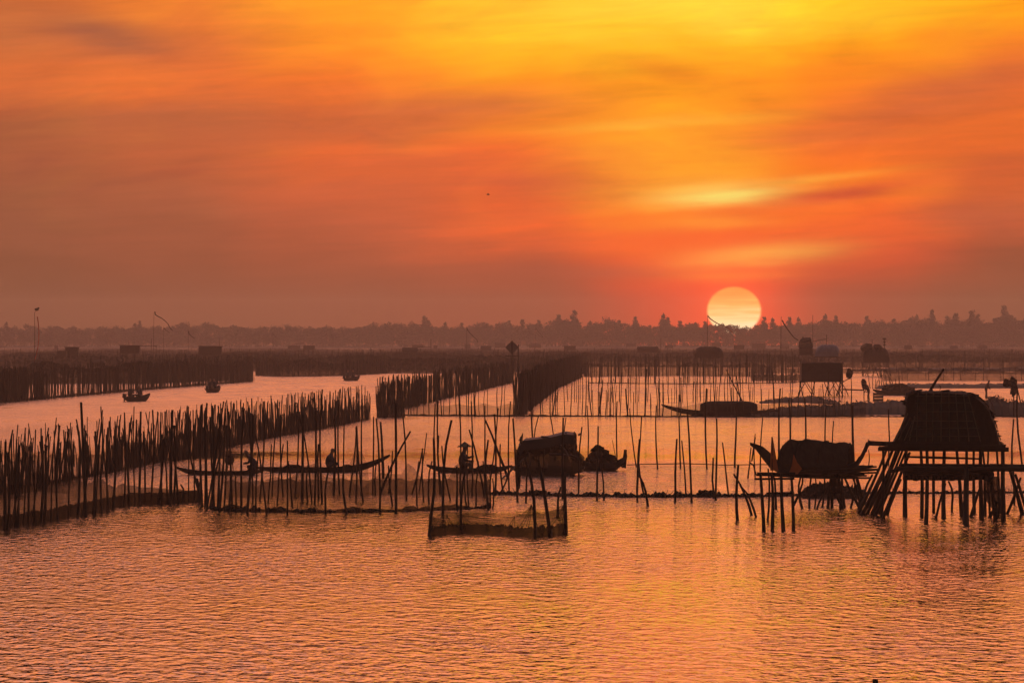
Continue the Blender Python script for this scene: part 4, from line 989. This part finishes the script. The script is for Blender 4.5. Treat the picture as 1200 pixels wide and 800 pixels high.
def build_hut():
    D = 177.0; mpp = D / F; rg = random.Random(9)
    h = thing('stilt_hut', 'dark thatched hut with curved roof on crowded stilts over the water', 'hut', Vector(((1110 - 600) * mpp, D, 0)))
    def q(px, py, dy=0.0): return P(px, py, D + dy)
    # vaulted mat body; the profile runs over the roof, the depth goes back 3 m
    prof = [(1046, 519), (1050, 511), (1055, 502), (1059.5, 491), (1061, 480), (1061.5, 470), (1063.5, 463), (1070, 460), (1085, 459), (1103, 459), (1122, 459.5), (1136, 461), (1145, 465), (1153, 472), (1159.5, 481), (1164.5, 493), (1168.5, 507), (1172, 520)]
    rows = []
    for k in range(9):
        t = k / 8; dy = -1.3 + 2.9 * t; sh = 1 - .05 * math.sin(t * 3.1) + .015 * math.sin(k * 2)
        row = []
        for px, py in prof:
            cx = 1108
            row.append(q(cx + (px - cx) * (1.0 if k else .985) + rg.uniform(-.3, .3), py + (sh - 1) * 20 + rg.uniform(-.4, .4) + (1.5 if k == 0 else 0), dy))
        rows.append(row)
    inner = [[v + (Vector((q(1108, 500).x, v.y, q(1108, 500).z)) - v) * .04 for v in r] for r in rows]
    MB().grid(rows + inner[::-1] + [rows[0]]).build('roof_vault', 'thatch', h)
    # front and back closing mats
    for dy, row in ((-1.28, rows[0]), (1.5, rows[-1])):
        m = MB(); m.v = [v + Vector((0, .03 if dy < 0 else -.03, 0)) for v in row]; m.f = [tuple(range(len(row)))]
        m.build('end_mat', 'thatch', h)
    # overlapping thatch sheets with ragged edges
    for k in range(34):
        i = rg.randint(5, len(prof) - 2); px, py = prof[i]; dy = rg.uniform(-1.25, 1.4); w = rg.uniform(.25, .6)
        a = q(px, py, dy); nx = q(prof[i + 1][0], prof[i + 1][1], dy); d = (nx - a).normalized(); up = Vector((-d.z, 0, d.x)); up = up if up.z > 0 or i > 10 else -up
        if i >= 11: up = Vector((abs(d.z), 0, abs(d.x)))
        m = MB(); m.grid([[a + up * .03 + Vector((0, -w / 2 + w * j / 4, rg.uniform(-.02, .02))) for j in range(5)], [a + up * .05 + d * rg.uniform(.15, .3) + Vector((0, -w / 2 + w * j / 4, rg.uniform(-.05, .03))) for j in range(5)]])
        m.build('thatch_sheet', 'thatch', h)
    for k in range(46):
        i = rg.randint(4, len(prof) - 2); t = rg.random(); px = prof[i][0] + (prof[i + 1][0] - prof[i][0]) * t; py = prof[i][1] + (prof[i + 1][1] - prof[i][1]) * t
        o = 1 if px > 1108 else -1; s = abs(px - 1108) / 60
        b = q(px, py + 1, rg.uniform(-1.3, 1.2)); MB().tube([b, b + Vector((o * s * rg.uniform(.02, .14) + rg.uniform(-.06, .06), 0, rg.uniform(-.05, .10) * (1.3 - s)))], [.035, .008], 4).build('thatch_tuft', 'thatch', h)
    for px, py, dx in ((1060, 470, -.12), (1060, 487, -.10), (1141, 463, .16), (1145, 465, .12), (1172, 520, .12)):
        b = q(px, py, -1.2); MB().tube([b, b + Vector((dx, 0, rg.uniform(-.03, .03)))], [.03, .015], 5).build('thatch_tuft', 'thatch', h)
    # lattice of bamboo over the front
    for x0, x1 in ((1076, 1074.5), (1086, 1085.5), (1094, 1093), (1103, 1103), (1112, 1113), (1120, 1124), (1129, 1136), (1134, 1149.5)):
        MB().tube([q(x0, 459.5, -1.40), q((x0 + x1) / 2, 489, -1.42), q(x1, 519, -1.40)], .018, 5).build('lattice_rod', 'straw_bamboo', h)
    for y, xa, xb in ((464, 1073, 1134), (472, 1072, 1137), (482, 1075, 1142), (493, 1068, 1140), (502, 1070, 1147), (511, 1062, 1149)):
        MB().tube([q(xa, y, -1.44), q(xb, y + rg.uniform(-.6, .6), -1.44)], .014, 5).build('lattice_rod', 'straw_bamboo', h)
    for a in ((1067, 489, 1053, 515), (1070, 492, 1060, 516), (1064, 484, 1050, 514), (1072, 487, 1066, 516)):
        MB().tube([q(a[0], a[1], -1.45), q(a[2], a[3], -1.35)], .022, 5).build('leaning_slat', 'straw_bamboo', h)
    MB().tube([q(1089, 459, .2), q(1097, 446, .2), q(1106, 432, .2)], [.045, .04, .03], 6).build('roof_pole', 'timber', h)
    MB().tube([q(1097, 459, .2), q(1101, 458, .2), q(1102.5, 454, .2), q(1101, 451, .2)], .014, 5).build('roof_hook', 'timber', h)
    # upper platform
    for (x0, y0, x1, y1, dy, w, hh) in [(1029, 526, 1182, 527, -1.75, .12, .11), (1018, 519, 1062, 521, -1.5, .14, .14), (1038, 518.5, 1151, 518.5, -1.62, .09, .07), (1040, 522.5, 1178, 522.5, -1.6, .14, .10), (1030, 525, 1182, 526, 1.6, .12, .11), (1168, 521.5, 1179, 521.5, -1.5, .08, .05)]:
        MB().beam(q(x0, y0, dy), q(x1, y1, dy), w, hh).build('platform_beam', 'timber', h)
    for k in range(26):
        px = 1036 + k * 5.6; MB().beam(q(px, 523.5, -1.9), q(px, 523.5 + rg.uniform(-.4, .4), 1.7), .13, .035).build('floor_plank', 'timber', h)
    # lower walkway
    for (x0, y0, x1, y1, dy, r) in [(1055, 545, 1175, 545.5, -1.9, .06), (1050, 549, 1205, 549.5, -2.0, .075), (1060, 553, 1160, 553, -1.9, .07), (1062, 557, 1165, 556, -1.8, .075), (1058, 560, 1150, 560, -1.7, .06), (1075, 535.5, 1120, 537, -.5, .03), (1060, 535, 1150, 537.5, .9, .03), (1140, 546.5, 1230, 547.5, -1.9, .055), (1160, 544.5, 1230, 546, -1.7, .04), (1040, 553, 1062, 549, -1.8, .05), (1120, 547, 1200, 551, -1.6, .05)]:
        MB().tube([q(x0, y0, dy), q((x0 + x1) / 2, (y0 + y1) / 2 + rg.uniform(-.5, .8), dy), q(x1, y1, dy)], [r, r * 1.1, r * .9], 7).build('walkway_log', 'timber', h)
    rows = [[q(x, y0 + 1.5 * math.sin(x * .3), -1.85 + .1 * math.sin(x * .7)) for x in range(1058, 1165, 4)] for y0 in (546, 552, 557, 562)]
    MB().grid(rows).build('walkway_mat', 'thatch', h)
    rows = [[q(x, y0 + (x - 1155) * k, -1.5 + .15 * math.sin(x)) for x in range(1153, 1174, 3)] for y0, k in ((558, 0), (566, .3), (576, .9), (586, 1.3))]
    MB().grid(rows).build('hanging_net', 'net_dark', h)
    # posts
    for bx, by, tx, ty, r in [(1061,605,1062,525,.07), (1080,605,1079,525,.06), (1085,612,1086,520,.07), (1106,606,1107,525,.07), (1127,603,1121,526,.06), (1132,614,1133,548,.095), (1150,607,1149,525,.075), (1170,607,1160,560,.06), (1166,607,1163,550,.05), (1176,608,1175,522,.075), (1172,600,1168,525,.05), (1198,602,1184,552,.07), (1205,604,1190,556,.06), (1160,606,1176,566,.05), (1097,607,1108,566,.04), (1138,605,1149,570,.05), (1115,600,1112,564,.04), (1180,602,1196,560,.05), (1094,600,1094,526,.05), (1133,601,1133,526,.06), (1142,600,1141,526,.05), (1154,603,1152,526,.045), (1160,603,1158,526,.04), (1188,590,1187,550,.04)]:
        D2 = dist(by); stake(h, Vector(((bx - 600) / F * D2, D2, 0)), q(tx, ty, (D2 - D) * .8), r, 'post')
    for bx, by, tx, ty, r in [(1006,601,1040,524,.05), (1011,602,1047,525,.06), (1015,602,1050,527,.045), (1022,602,1054,526,.065), (1026,603,1058,527,.05), (1030,602,1062,528,.05), (1035,606,1066,530,.06), (1040,603,1056,562,.045), (1033,604,1035,526,.05), (1018,600,1034,560,.04)]:
        D2 = dist(by); stake(h, Vector(((bx - 600) / F * D2, D2, 0)), q(tx, ty, (D2 - D) * .5), r, 'leaning_post')
matt('straw_bamboo', (.10, .08, .055), (.15, .12, .08), 6, .75, (1, 1, .2))
build_hut()

# ------------------------------------------------------------------ smaller huts in the haze
def stilt_cabin(label, x0, x1, ytop, yfloor, D, style='flat', group=None, mat='thatch', legs=True, depth=2.2, roofmat=None, splay=False):
    def q(px, py, dy=0.0): return P(px, py, D + dy)
    O = q((x0 + x1) / 2, HOR, 0); O.z = 0
    h = thing('stilt_hut', label, 'hut', O, group)
    w = (x1 - x0) / F * D; zt = P(0, ytop, D).z; zf = P(0, yfloor, D).z; cx = O.x
    if style == 'flat':
        MB().box((cx, D, (zt + zf) / 2), (w, depth, zt - zf)).build('wall', mat, h)
        m = MB(); m.box((cx, D, zt + .05), (w + .25, depth + .3, .09), Matrix.Rotation(R(1.2), 3, 'Y')); m.build('roof', roofmat or mat, h)
    elif style == 'gable':
        MB().box((cx, D, (zt + zf) / 2 - (zt - zf) * .15), (w * .94, depth, (zt - zf) * .7)).build('wall', mat, h)
        e = zf + (zt - zf) * .55; m = MB()
        m.grid([[(cx - w / 2, D - depth * .62, e), (cx + w / 2, D - depth * .62, e)], [(cx - w / 2 * .92, D, zt), (cx + w / 2 * .92, D, zt)], [(cx - w / 2, D + depth * .62, e), (cx + w / 2, D + depth * .62, e)], [(cx - w / 2, D + depth * .6, e - .08), (cx + w / 2, D + depth * .6, e - .08)], [(cx - w / 2 * .92, D, zt - .1), (cx + w / 2 * .92, D, zt - .1)], [(cx - w / 2, D - depth * .6, e - .08), (cx + w / 2, D - depth * .6, e - .08)]])
        m.build('roof', roofmat or mat, h)
    else:
        rows = []
        tilt = .9 if style == 'barrel_turned' else 0
        for i in range(17):
            t = i / 16; x = cx - w / 2 + w * t
            rows.append([Vector((x + tilt * .35 * math.sin(a), D - depth / 2 * math.cos(a), zf + (zt - zf) * math.sin(a) ** .75 * (1 + .03 * math.sin(i * 2.3)) * (1 - .38 * abs(2 * t - 1) ** 5))) for a in [math.pi * k / 12 for k in range(13)]])
        m = MB().grid(rows); m.build('roof', roofmat or mat, h)
        for r_ in (rows[0], rows[-1]):
            e = MB(); e.v = [v.copy() for v in r_]; e.f = [tuple(range(13))]; e.build('end_wall', mat, h)
    MB().box((cx, D, zf - .06), (w + .3, depth + .3, .1)).build('floor', 'timber', h)
    if legs:
        n = max(3, int(w / 1.0) + 1)
        for i in range(n):
            for s in (-1, 1):
                x = cx - w / 2 + w * i / (n - 1)
                b = Vector((x + (rnd.uniform(-.5, .5) if splay else rnd.uniform(-.06, .06)), D + s * depth * (.6 if splay else .45), 0))
                stake(h, b, (x, D + s * depth * .4, zf - .05), .05, 'leg')
        if splay:
            for i in range(2 * n):
                x = cx - w / 2 + w * rnd.random(); stake(h, (x + rnd.choice((-.75, .75)), D + rnd.uniform(-1, 1) * depth * .6, 0), (x, D + rnd.uniform(-.4, .4) * depth, zf - .05), .045, 'brace')
    return h
def cable_frame(h, x0, x1, y, D, yd):
    """roof beam carried on to an outer post"""
    MB().beam(P(x0, y, D), P(x1, y, D), .5, .09).build('awning', 'timber', h)
    stake(h, W(x1 - .5, HOR + CAMH * F / D), P(x1 - .5, y, D), .05, 'leg')
def streamer_pole(label, px, ytop, D, pts, mat='red_cloth', width=.12, rpole=.035, group=None):
    b = Vector(((px - 600) / F * D, D, 0))
    f = thing('flagpole', label, 'flagpole', b, group)
    stake(f, b, P(px, ytop, D), rpole, 'pole')
    rows = [[], [], [], []]
    for i, (x, y) in enumerate(pts):
        t = i / (len(pts) - 1); p = P(x, y, D + .3 * math.sin(i * 1.3)); w = width * .6 * (1 - .4 * t)
        d = P(pts[min(i + 1, len(pts) - 1)][0], pts[min(i + 1, len(pts) - 1)][1], D) - P(pts[max(i - 1, 0)][0], pts[max(i - 1, 0)][1], D); nn = Vector((-d.z, 0, d.x)).normalized()
        for k, (u, v) in enumerate(((-1, 0), (1, 0), (1, .03), (-1, .03))): rows[k].append(p + nn * u * w + Vector((0, v, 0)))
    MB().grid(rows + [rows[0]]).build('streamer', mat, f)
    return f
def build_far_things():
    # middle distance
    h = stilt_cabin('dark box hut on splayed crossing stilts', 938.5, 986.5, 425.5, 446, 540, 'flat', splay=True, depth=2.4, mat='tarp')
    for a in ((937, 462, 937.5, 422), (987, 466, 987, 424)): pstake(h, *a, .06, 'corner_post')
    D = 540
    MB().beam(P(986, 456, D - 1), P(1012, 457, D - 1), .5, .12).build('gangway', 'timber', h)
    m = MB().blob(P(996, 438, D), (.32, .3, .5), 8, 6, .3); m.tube([P(996, 443, D), P(988, 447, D)], .04, 5); m.build('hanging_net', 'net_dark', h)
    h = stilt_cabin('thatched hut with rounded roof and ball mast on tall stilts', 1011, 1041, 406.5, 424, 800, 'barrel', splay=True, depth=3)
    MB().blob(P(1017, 408, 800), (1.0, 1.2, .65), 9, 6, .25).build('thatch_lump', 'thatch', h); MB().blob(P(1028, 407, 799), (.6, 1, .45), 9, 6, .25).build('thatch_lump', 'thatch', h)
    m = MB().tube([P(1036.5, 408, 800), P(1036.5, 396, 800)], .04, 5)
    m.build('mast', 'timber', h)
    for y in (397, 400.6, 404): MB().blob(P(1036.5, y, 800), (.17, .17, .17) if y != 397 else (.26, .2, .16), 8, 5, .05).build('mast_ball', 'tarp', h)
    MB().tube([P(1022, 404, 800), P(1022, 397, 800)], .03, 5).build('chimney_pole', 'timber', h)
    h = stilt_cabin('hut with pale curved metal roof and a mast', 954, 981, 403.5, 417.5, 850, 'barrel_turned', roofmat='blue_roof', depth=3)
    MB().tube([P(952.5, 435, 852), P(952.5, 369, 852)], .03, 5).build('mast', 'timber', h); MB().tube([P(952, 400, 851), P(968.5, 397, 851), P(968.5, 392, 851), P(968.5, 404, 851)], .04, 5).build('roof_rail', 'timber', h)
    h = stilt_cabin('ragged thatch hut crowded against the metal roofed hut', 936, 952, 399.5, 415, 855, 'gable')
    MB().blob(P(944, 399, 855), (.9, .9, .45), 9, 5, .35).build('thatch_lump', 'thatch', h); MB().tube([P(941, 400, 855), P(941, 394.5, 855)], [.13, .08], 6).build('chimney_pole', 'timber', h)
    stilt_cabin('round topped thatched hut under the streamer before the sun', 814, 846.5, 406, 418, 820, 'barrel', depth=3)
    # left side
    h = stilt_cabin('stilt hut with a long awning beam above the channel fence', 141, 164, 405, 413.5, 960, 'flat'); cable_frame(h, 163, 183.5, 405, 960, 0)
    MB().tube([P(151, 405, 960), P(151, 399, 960)], .03, 4).build('mast', 'timber', h)
    h = stilt_cabin('flat roofed stilt hut with a thin mast beyond the channel fence', 233, 260, 406, 415.5, 970, 'flat'); MB().tube([P(257, 406, 970), P(257, 397, 970)], .03, 4).build('mast', 'timber', h)
    h = stilt_cabin('blocky two part hut behind the red streamer pole', 77, 92, 407, 419, 900, 'flat'); MB().box(P(73, 416, 898), (1.4, 1.8, 1.35)).build('side_room', 'thatch', h)
    stilt_cabin('low dark hut at the foot of the red streamer pole', 38, 53, 423.5, 430, 760, 'gable')
    stilt_cabin('low round hut in the haze behind the channel fence', 109, 124, 421.5, 428, 800, 'barrel', depth=1.8)
    stilt_cabin('small dark hut under the long awning beam', 160, 177, 423, 429, 820, 'flat', depth=1.6)
    h = stilt_cabin('pale hut with a lifted awning in the far haze', 337, 352, 404.5, 408.5, 1750, 'gable'); MB().beam(P(342, 403.5, 1748), P(356, 402, 1748), 2, .15).build('awning', 'timber', h)
    stilt_cabin('small boxy hut beside the lifted awning', 355.5, 369, 405, 409.5, 1500, 'flat')
    h = stilt_cabin('dark stilt hut with a long beam past the channel mouth', 471, 490, 407, 414, 1100, 'gable'); cable_frame(h, 489, 505.5, 406.5, 1100, 0); MB().tube([P(505, 406.5, 1100), P(505, 397, 1100)], .05, 4).build('mast', 'timber', h)
    far = [(483, 496, 404, 407, 1900, 'flat', 'pale hut showing over the beam of the dark hut'), (508, 512.5, 405, 408.5, 1900, 'flat', 'tiny pale hut beside the long beam'), (544.5, 551.5, 403.5, 408, 1900, 'flat', 'tiny hut at the foot of the drooping streamer'),
           (563, 576, 405, 410.5, 1500, 'gable', 'small dark hut between streamer and diamond sign'), (580, 592, 402, 407, 2100, 'flat', 'faint wide hut behind the diamond sign'), (620, 634, 402, 407.5, 2100, 'barrel', 'faint rounded hut past the diamond sign'), (661, 674.5, 405.5, 410.5, 1500, 'flat', 'dark block hut alone beyond the net curtain'),
           (746, 772, 406, 412.5, 1150, 'gable', 'long low hut with pale roof beyond the stakes'), (734, 745, 402.5, 405.5, 2100, 'flat', 'faint flat hut beside the long low hut'), (779, 788.5, 404, 407.5, 2000, 'gable', 'tiny hut between long hut and sun streamer'), (834, 845, 402, 406, 2100, 'flat', 'faint hut behind the round topped thatch'), (860, 872, 404.5, 409, 1700, 'flat', 'dark block hut under the sun'),
           (881, 897, 402.5, 408, 2000, 'flat', 'pale framed hut past the sun'), (913.5, 925, 403.5, 408.5, 1900, 'gable', 'small hut beside the drooping dark streamer'), (1059, 1069, 404, 408.5, 1800, 'barrel', 'small round hut past the ball mast'), (1113, 1122.5, 404.5, 408, 2000, 'barrel', 'tiny round hut before the tall trees'), (1145, 1157, 403.5, 408, 1900, 'barrel', 'tiny hut beside a bare wooden frame'), (64, 68, 405, 409, 1900, 'flat', 'faint small hut over the channel nets')]
    for x0, x1, yt, yf, D, st, lb in far: stilt_cabin(lb, x0, x1, yt, yf, D, st, 'huts far out in the haze', depth=2.4)
    for x0, x1, lb in ((1128, 1140, 'bare post frame between the two tiny round huts'), (1152, 1166, 'bare post frame beside the tiny hut under tall trees'), (886, 896, 'bare post frame over the pale hut past the sun')):
        f = thing('post_frame', lb, 'frame', W(x0, 412))
        for x in (x0, (x0 + x1) / 2, x1): stake(f, W(x, 412), P(x, 400.5, dist(412)), .06, 'post')
        MB().beam(P(x0 - .5, 400.5, dist(412)), P(x1 + .5, 400.5, dist(412)), .15, .1).build('rail', 'timber', f)
    # streamers
    streamer_pole('tall cane with a long red streamer hanging down beside it', 40.5, 366, 700, [(43.8, 371), (44.8, 378), (45.6, 388), (45.5, 398), (44.2, 408), (42.5, 416), (40, 424)], 'red_cloth', .10)
    g = 'streamer poles above the huts'
    streamer_pole('tall cane with a dark streamer curling over the awning hut', 180.5, 365.5, 950, [(181.5, 365), (182, 368.5), (185, 370.5), (189, 372.5), (193, 375.5), (197, 379.5), (199, 384), (202.5, 387.5)], 'cloth_brown', .14, group=g)
    streamer_pole('short faint cane with a small streamer beside the awning hut', 192, 382, 1200, [(192, 384), (194.5, 387), (199, 390)], 'cloth_brown', .12, group=g)
    streamer_pole('cane with a small broken streamer before the flat hut', 220.5, 386, 1050, [(221, 388), (221.5, 391), (224, 393.5), (228, 396.5)], 'cloth_brown', .15, group=g)
    streamer_pole('faint cane with a limp streamer beyond the channel', 319.5, 389, 1700, [(319.5, 390), (321, 393), (326, 397)], 'cloth_brown', .12, group=g)
    streamer_pole('cane with a drooping streamer near the diamond sign', 547, 382, 1100, [(547, 383.5), (548, 387), (551, 390.5), (555, 394.5), (559, 398), (559.7, 401)], 'cloth_brown', .13, group=g)
    streamer_pole('faint cane with a looping pale streamer beside the treeline', 627.5, 383, 1500, [(628, 384), (631, 389), (636, 394), (637, 395), (632, 393.5), (629, 391)], 'cloth_brown', .10, group=g)
    streamer_pole('faint cane with a small flat streamer over the block hut', 664.5, 394, 1700, [(665, 395), (668, 397), (674, 398.5)], 'cloth_brown', .12, group=g)
    streamer_pole('tall cane with a streamer flying across the sun', 829.3, 369, 821, [(829.5, 370), (832, 373), (836, 376), (841, 379), (847, 381.5), (853.5, 384), (856.5, 387.5), (859, 390.5)], 'red_cloth', .13, group=g)
    streamer_pole('tall cane with a straight dark streamer slanting down', 915.5, 371, 700, [(916.5, 375), (919, 380), (923, 386), (928, 392.5), (931, 396), (935.5, 398.5)], 'cloth_brown', .13, group=g)
    streamer_pole('faint thin cane with a slanting pale streamer by the tall trees', 1066, 387, 1900, [(1058, 388), (1061, 393), (1063.5, 397)], 'cloth_brown', .10, group=g)
    for px, yt, D in ((774.5, 396, 1200), (177.3, 396.5, 960), (1098, 396, 1900)):
        o = stake(None, ((px - 600) / F * D, D, 0), P(px, yt, D), .05, 'bare_cane'); tag(o, 'bare thin cane standing among the far stakes', 'pole', 'bare canes among the far stakes')
    # bird perched on the red streamer's cane, bird in the sky
    c = P(43, 362.5, 700); m = MB().blob(c, (.26, .14, .17), 10, 7, .05); m.blob(c + Vector((.2, 0, .16)), (.12, .1, .11), 8, 6, .03); m.tube([c + Vector((.3, 0, .16)), c + Vector((.4, 0, .13))], [.03, .008], 5)
    m.grid([[c + Vector((-.15, -.08, .02)), c + Vector((-.15, .08, .02))], [c + Vector((-.42, -.06, -.16)), c + Vector((-.42, .06, -.16))], [c + Vector((-.42, .06, -.19)), c + Vector((-.42, -.06, -.19))]]); m.tube([c - Vector((0, 0, .12)), c - Vector((.25, 0, .34))], .025, 5)
    tag(m.build('bird', 'feather', origin=c), 'black bird perched on the cane of the red streamer', 'bird')
    c = P(572, 228, 420); m = MB().blob(c, (.12, .05, .04), 8, 5, .03)
    for s in (-1, 1): m.grid([[c + Vector((.03, 0, .02)), c + Vector((-.05, 0, .02))], [c + Vector((.05, .2 * s, .07)), c + Vector((-.04, .2 * s, .07))], [c + Vector((.0, .38 * s, .02)), c + Vector((-.03, .38 * s, .02))]])
    tag(m.build('bird', 'feather', origin=c), 'tiny bird gliding in the open sky', 'bird')
    # diamond navigation mark
    D = 690; s = thing('channel_sign', 'diamond shaped channel sign on a post above the far stakes', 'sign', W(600, 448))
    stake(s, W(600, 448), P(600, 399, D), .09, 'post'); r = 8.2 / F * D; c = P(600, 407, D - .12)
    m = MB(); m.v = [c + Vector((r, 0, 0)), c + Vector((0, 0, r)), c + Vector((-r, 0, 0)), c + Vector((0, 0, -r))] + [c + Vector((x, .04, z)) for x, z in ((r, 0), (0, r), (-r, 0), (0, -r))]
    m.f = [(3, 2, 1, 0), (4, 5, 6, 7), (0, 1, 5, 4), (1, 2, 6, 5), (2, 3, 7, 6), (3, 0, 4, 7)]; m.build('board', 'sign_paint', s)
    stake(s, W(607.5, 447), P(607.5, 404, D), .10, 'side_post'); MB().tube([P(592, 417, D), P(608, 417, D)], .06, 5).build('rail', 'timber', s)
    MB().box(P(600, 407, D - .16), (.14, .03, 2 * r * .95)).build('board_batten', 'timber', s)
    # people and gear on the dyke
    for px, py, rz, lb, hd in ((1018, 470, 200, 'person standing beside a crate with arms lowered on the mud bank', ((.28, .2, .8), (.3, -.2, .75))), (1155.5, 467, 20, 'person wading with a bundle below the long mud dyke', ((.34, .12, .9), (.34, -.12, .88)))):
        p = body('person', standing(hd, .16, .12), BONES, lb, 'person', W(px, py), R(rz), 'standing_clothes', .98)
    D = dist(469.5); c = P(1029, 465, D)
    m = MB()
    for z in (-.25, 0, .25): m.box(c + Vector((0, 0, z)), (.85, .6, .2))
    for x in (-.4, .4): m.box(c + Vector((x, -.31, 0)), (.06, .03, .7))
    tag(m.build('fish_crate', 'timber', origin=c - Vector((0, 0, .37))), 'slatted fish crate standing by the person on the bank', 'crate')
    m = MB().blob(P(1012.5, 450, D), (.25, .25, .45), 8, 6, .2); m.tube([W(1012.5, 469.5), P(1012.5, 444, D)], .04, 5); tag(m.build('net_bundle', 'net_dark', origin=W(1012.5, 469.5)), 'net bundle on a pole beside the person with the crate', 'net bundle')
    D = dist(488); b = W(1188, 488)
    m = MB().tube([b, P(1188, 442, D)], .05, 6); m.blob(P(1188, 453, D), (.28, .28, .65), 9, 7, .3); m.blob(P(1180, 449, D), (.26, .26, .3), 9, 6, .3); m.tube([P(1180, 449, D), P(1188, 455, D)], .04, 5)
    tag(m.build('net_bundle', 'net_dark', origin=b), 'ragged net bundle hung on a post above the high mud bank', 'net bundle')
    o = stake(None, W(1199, 486), P(1191, 450, dist(486)), .05, 'leaning_pole'); tag(o, 'pole leaning against the ragged net bundle', 'pole')
    b = thing('laden_boat', 'beached boat with a dark rounded load below the long dyke', 'boat', W(1052, 463), rz=R(4)); hull(b, 4.6, 1.3, .5, .2, .2)
    local(MB().blob((0, 0, .3), (1.7, .55, .75), 14, 6, .12, True), 'load', 'net_dark', b)
    for k in range(14):
        px = 1020 + k * 2.6; o = stake(None, W(px, 455), P(px + rnd.uniform(-6, 2), rnd.uniform(436, 446), dist(455)), .045, 'leaning_pole'); tag(o, 'one of the poles leaning together behind the beached boat', 'pole', 'poles leaning behind the beached boat')
build_far_things()
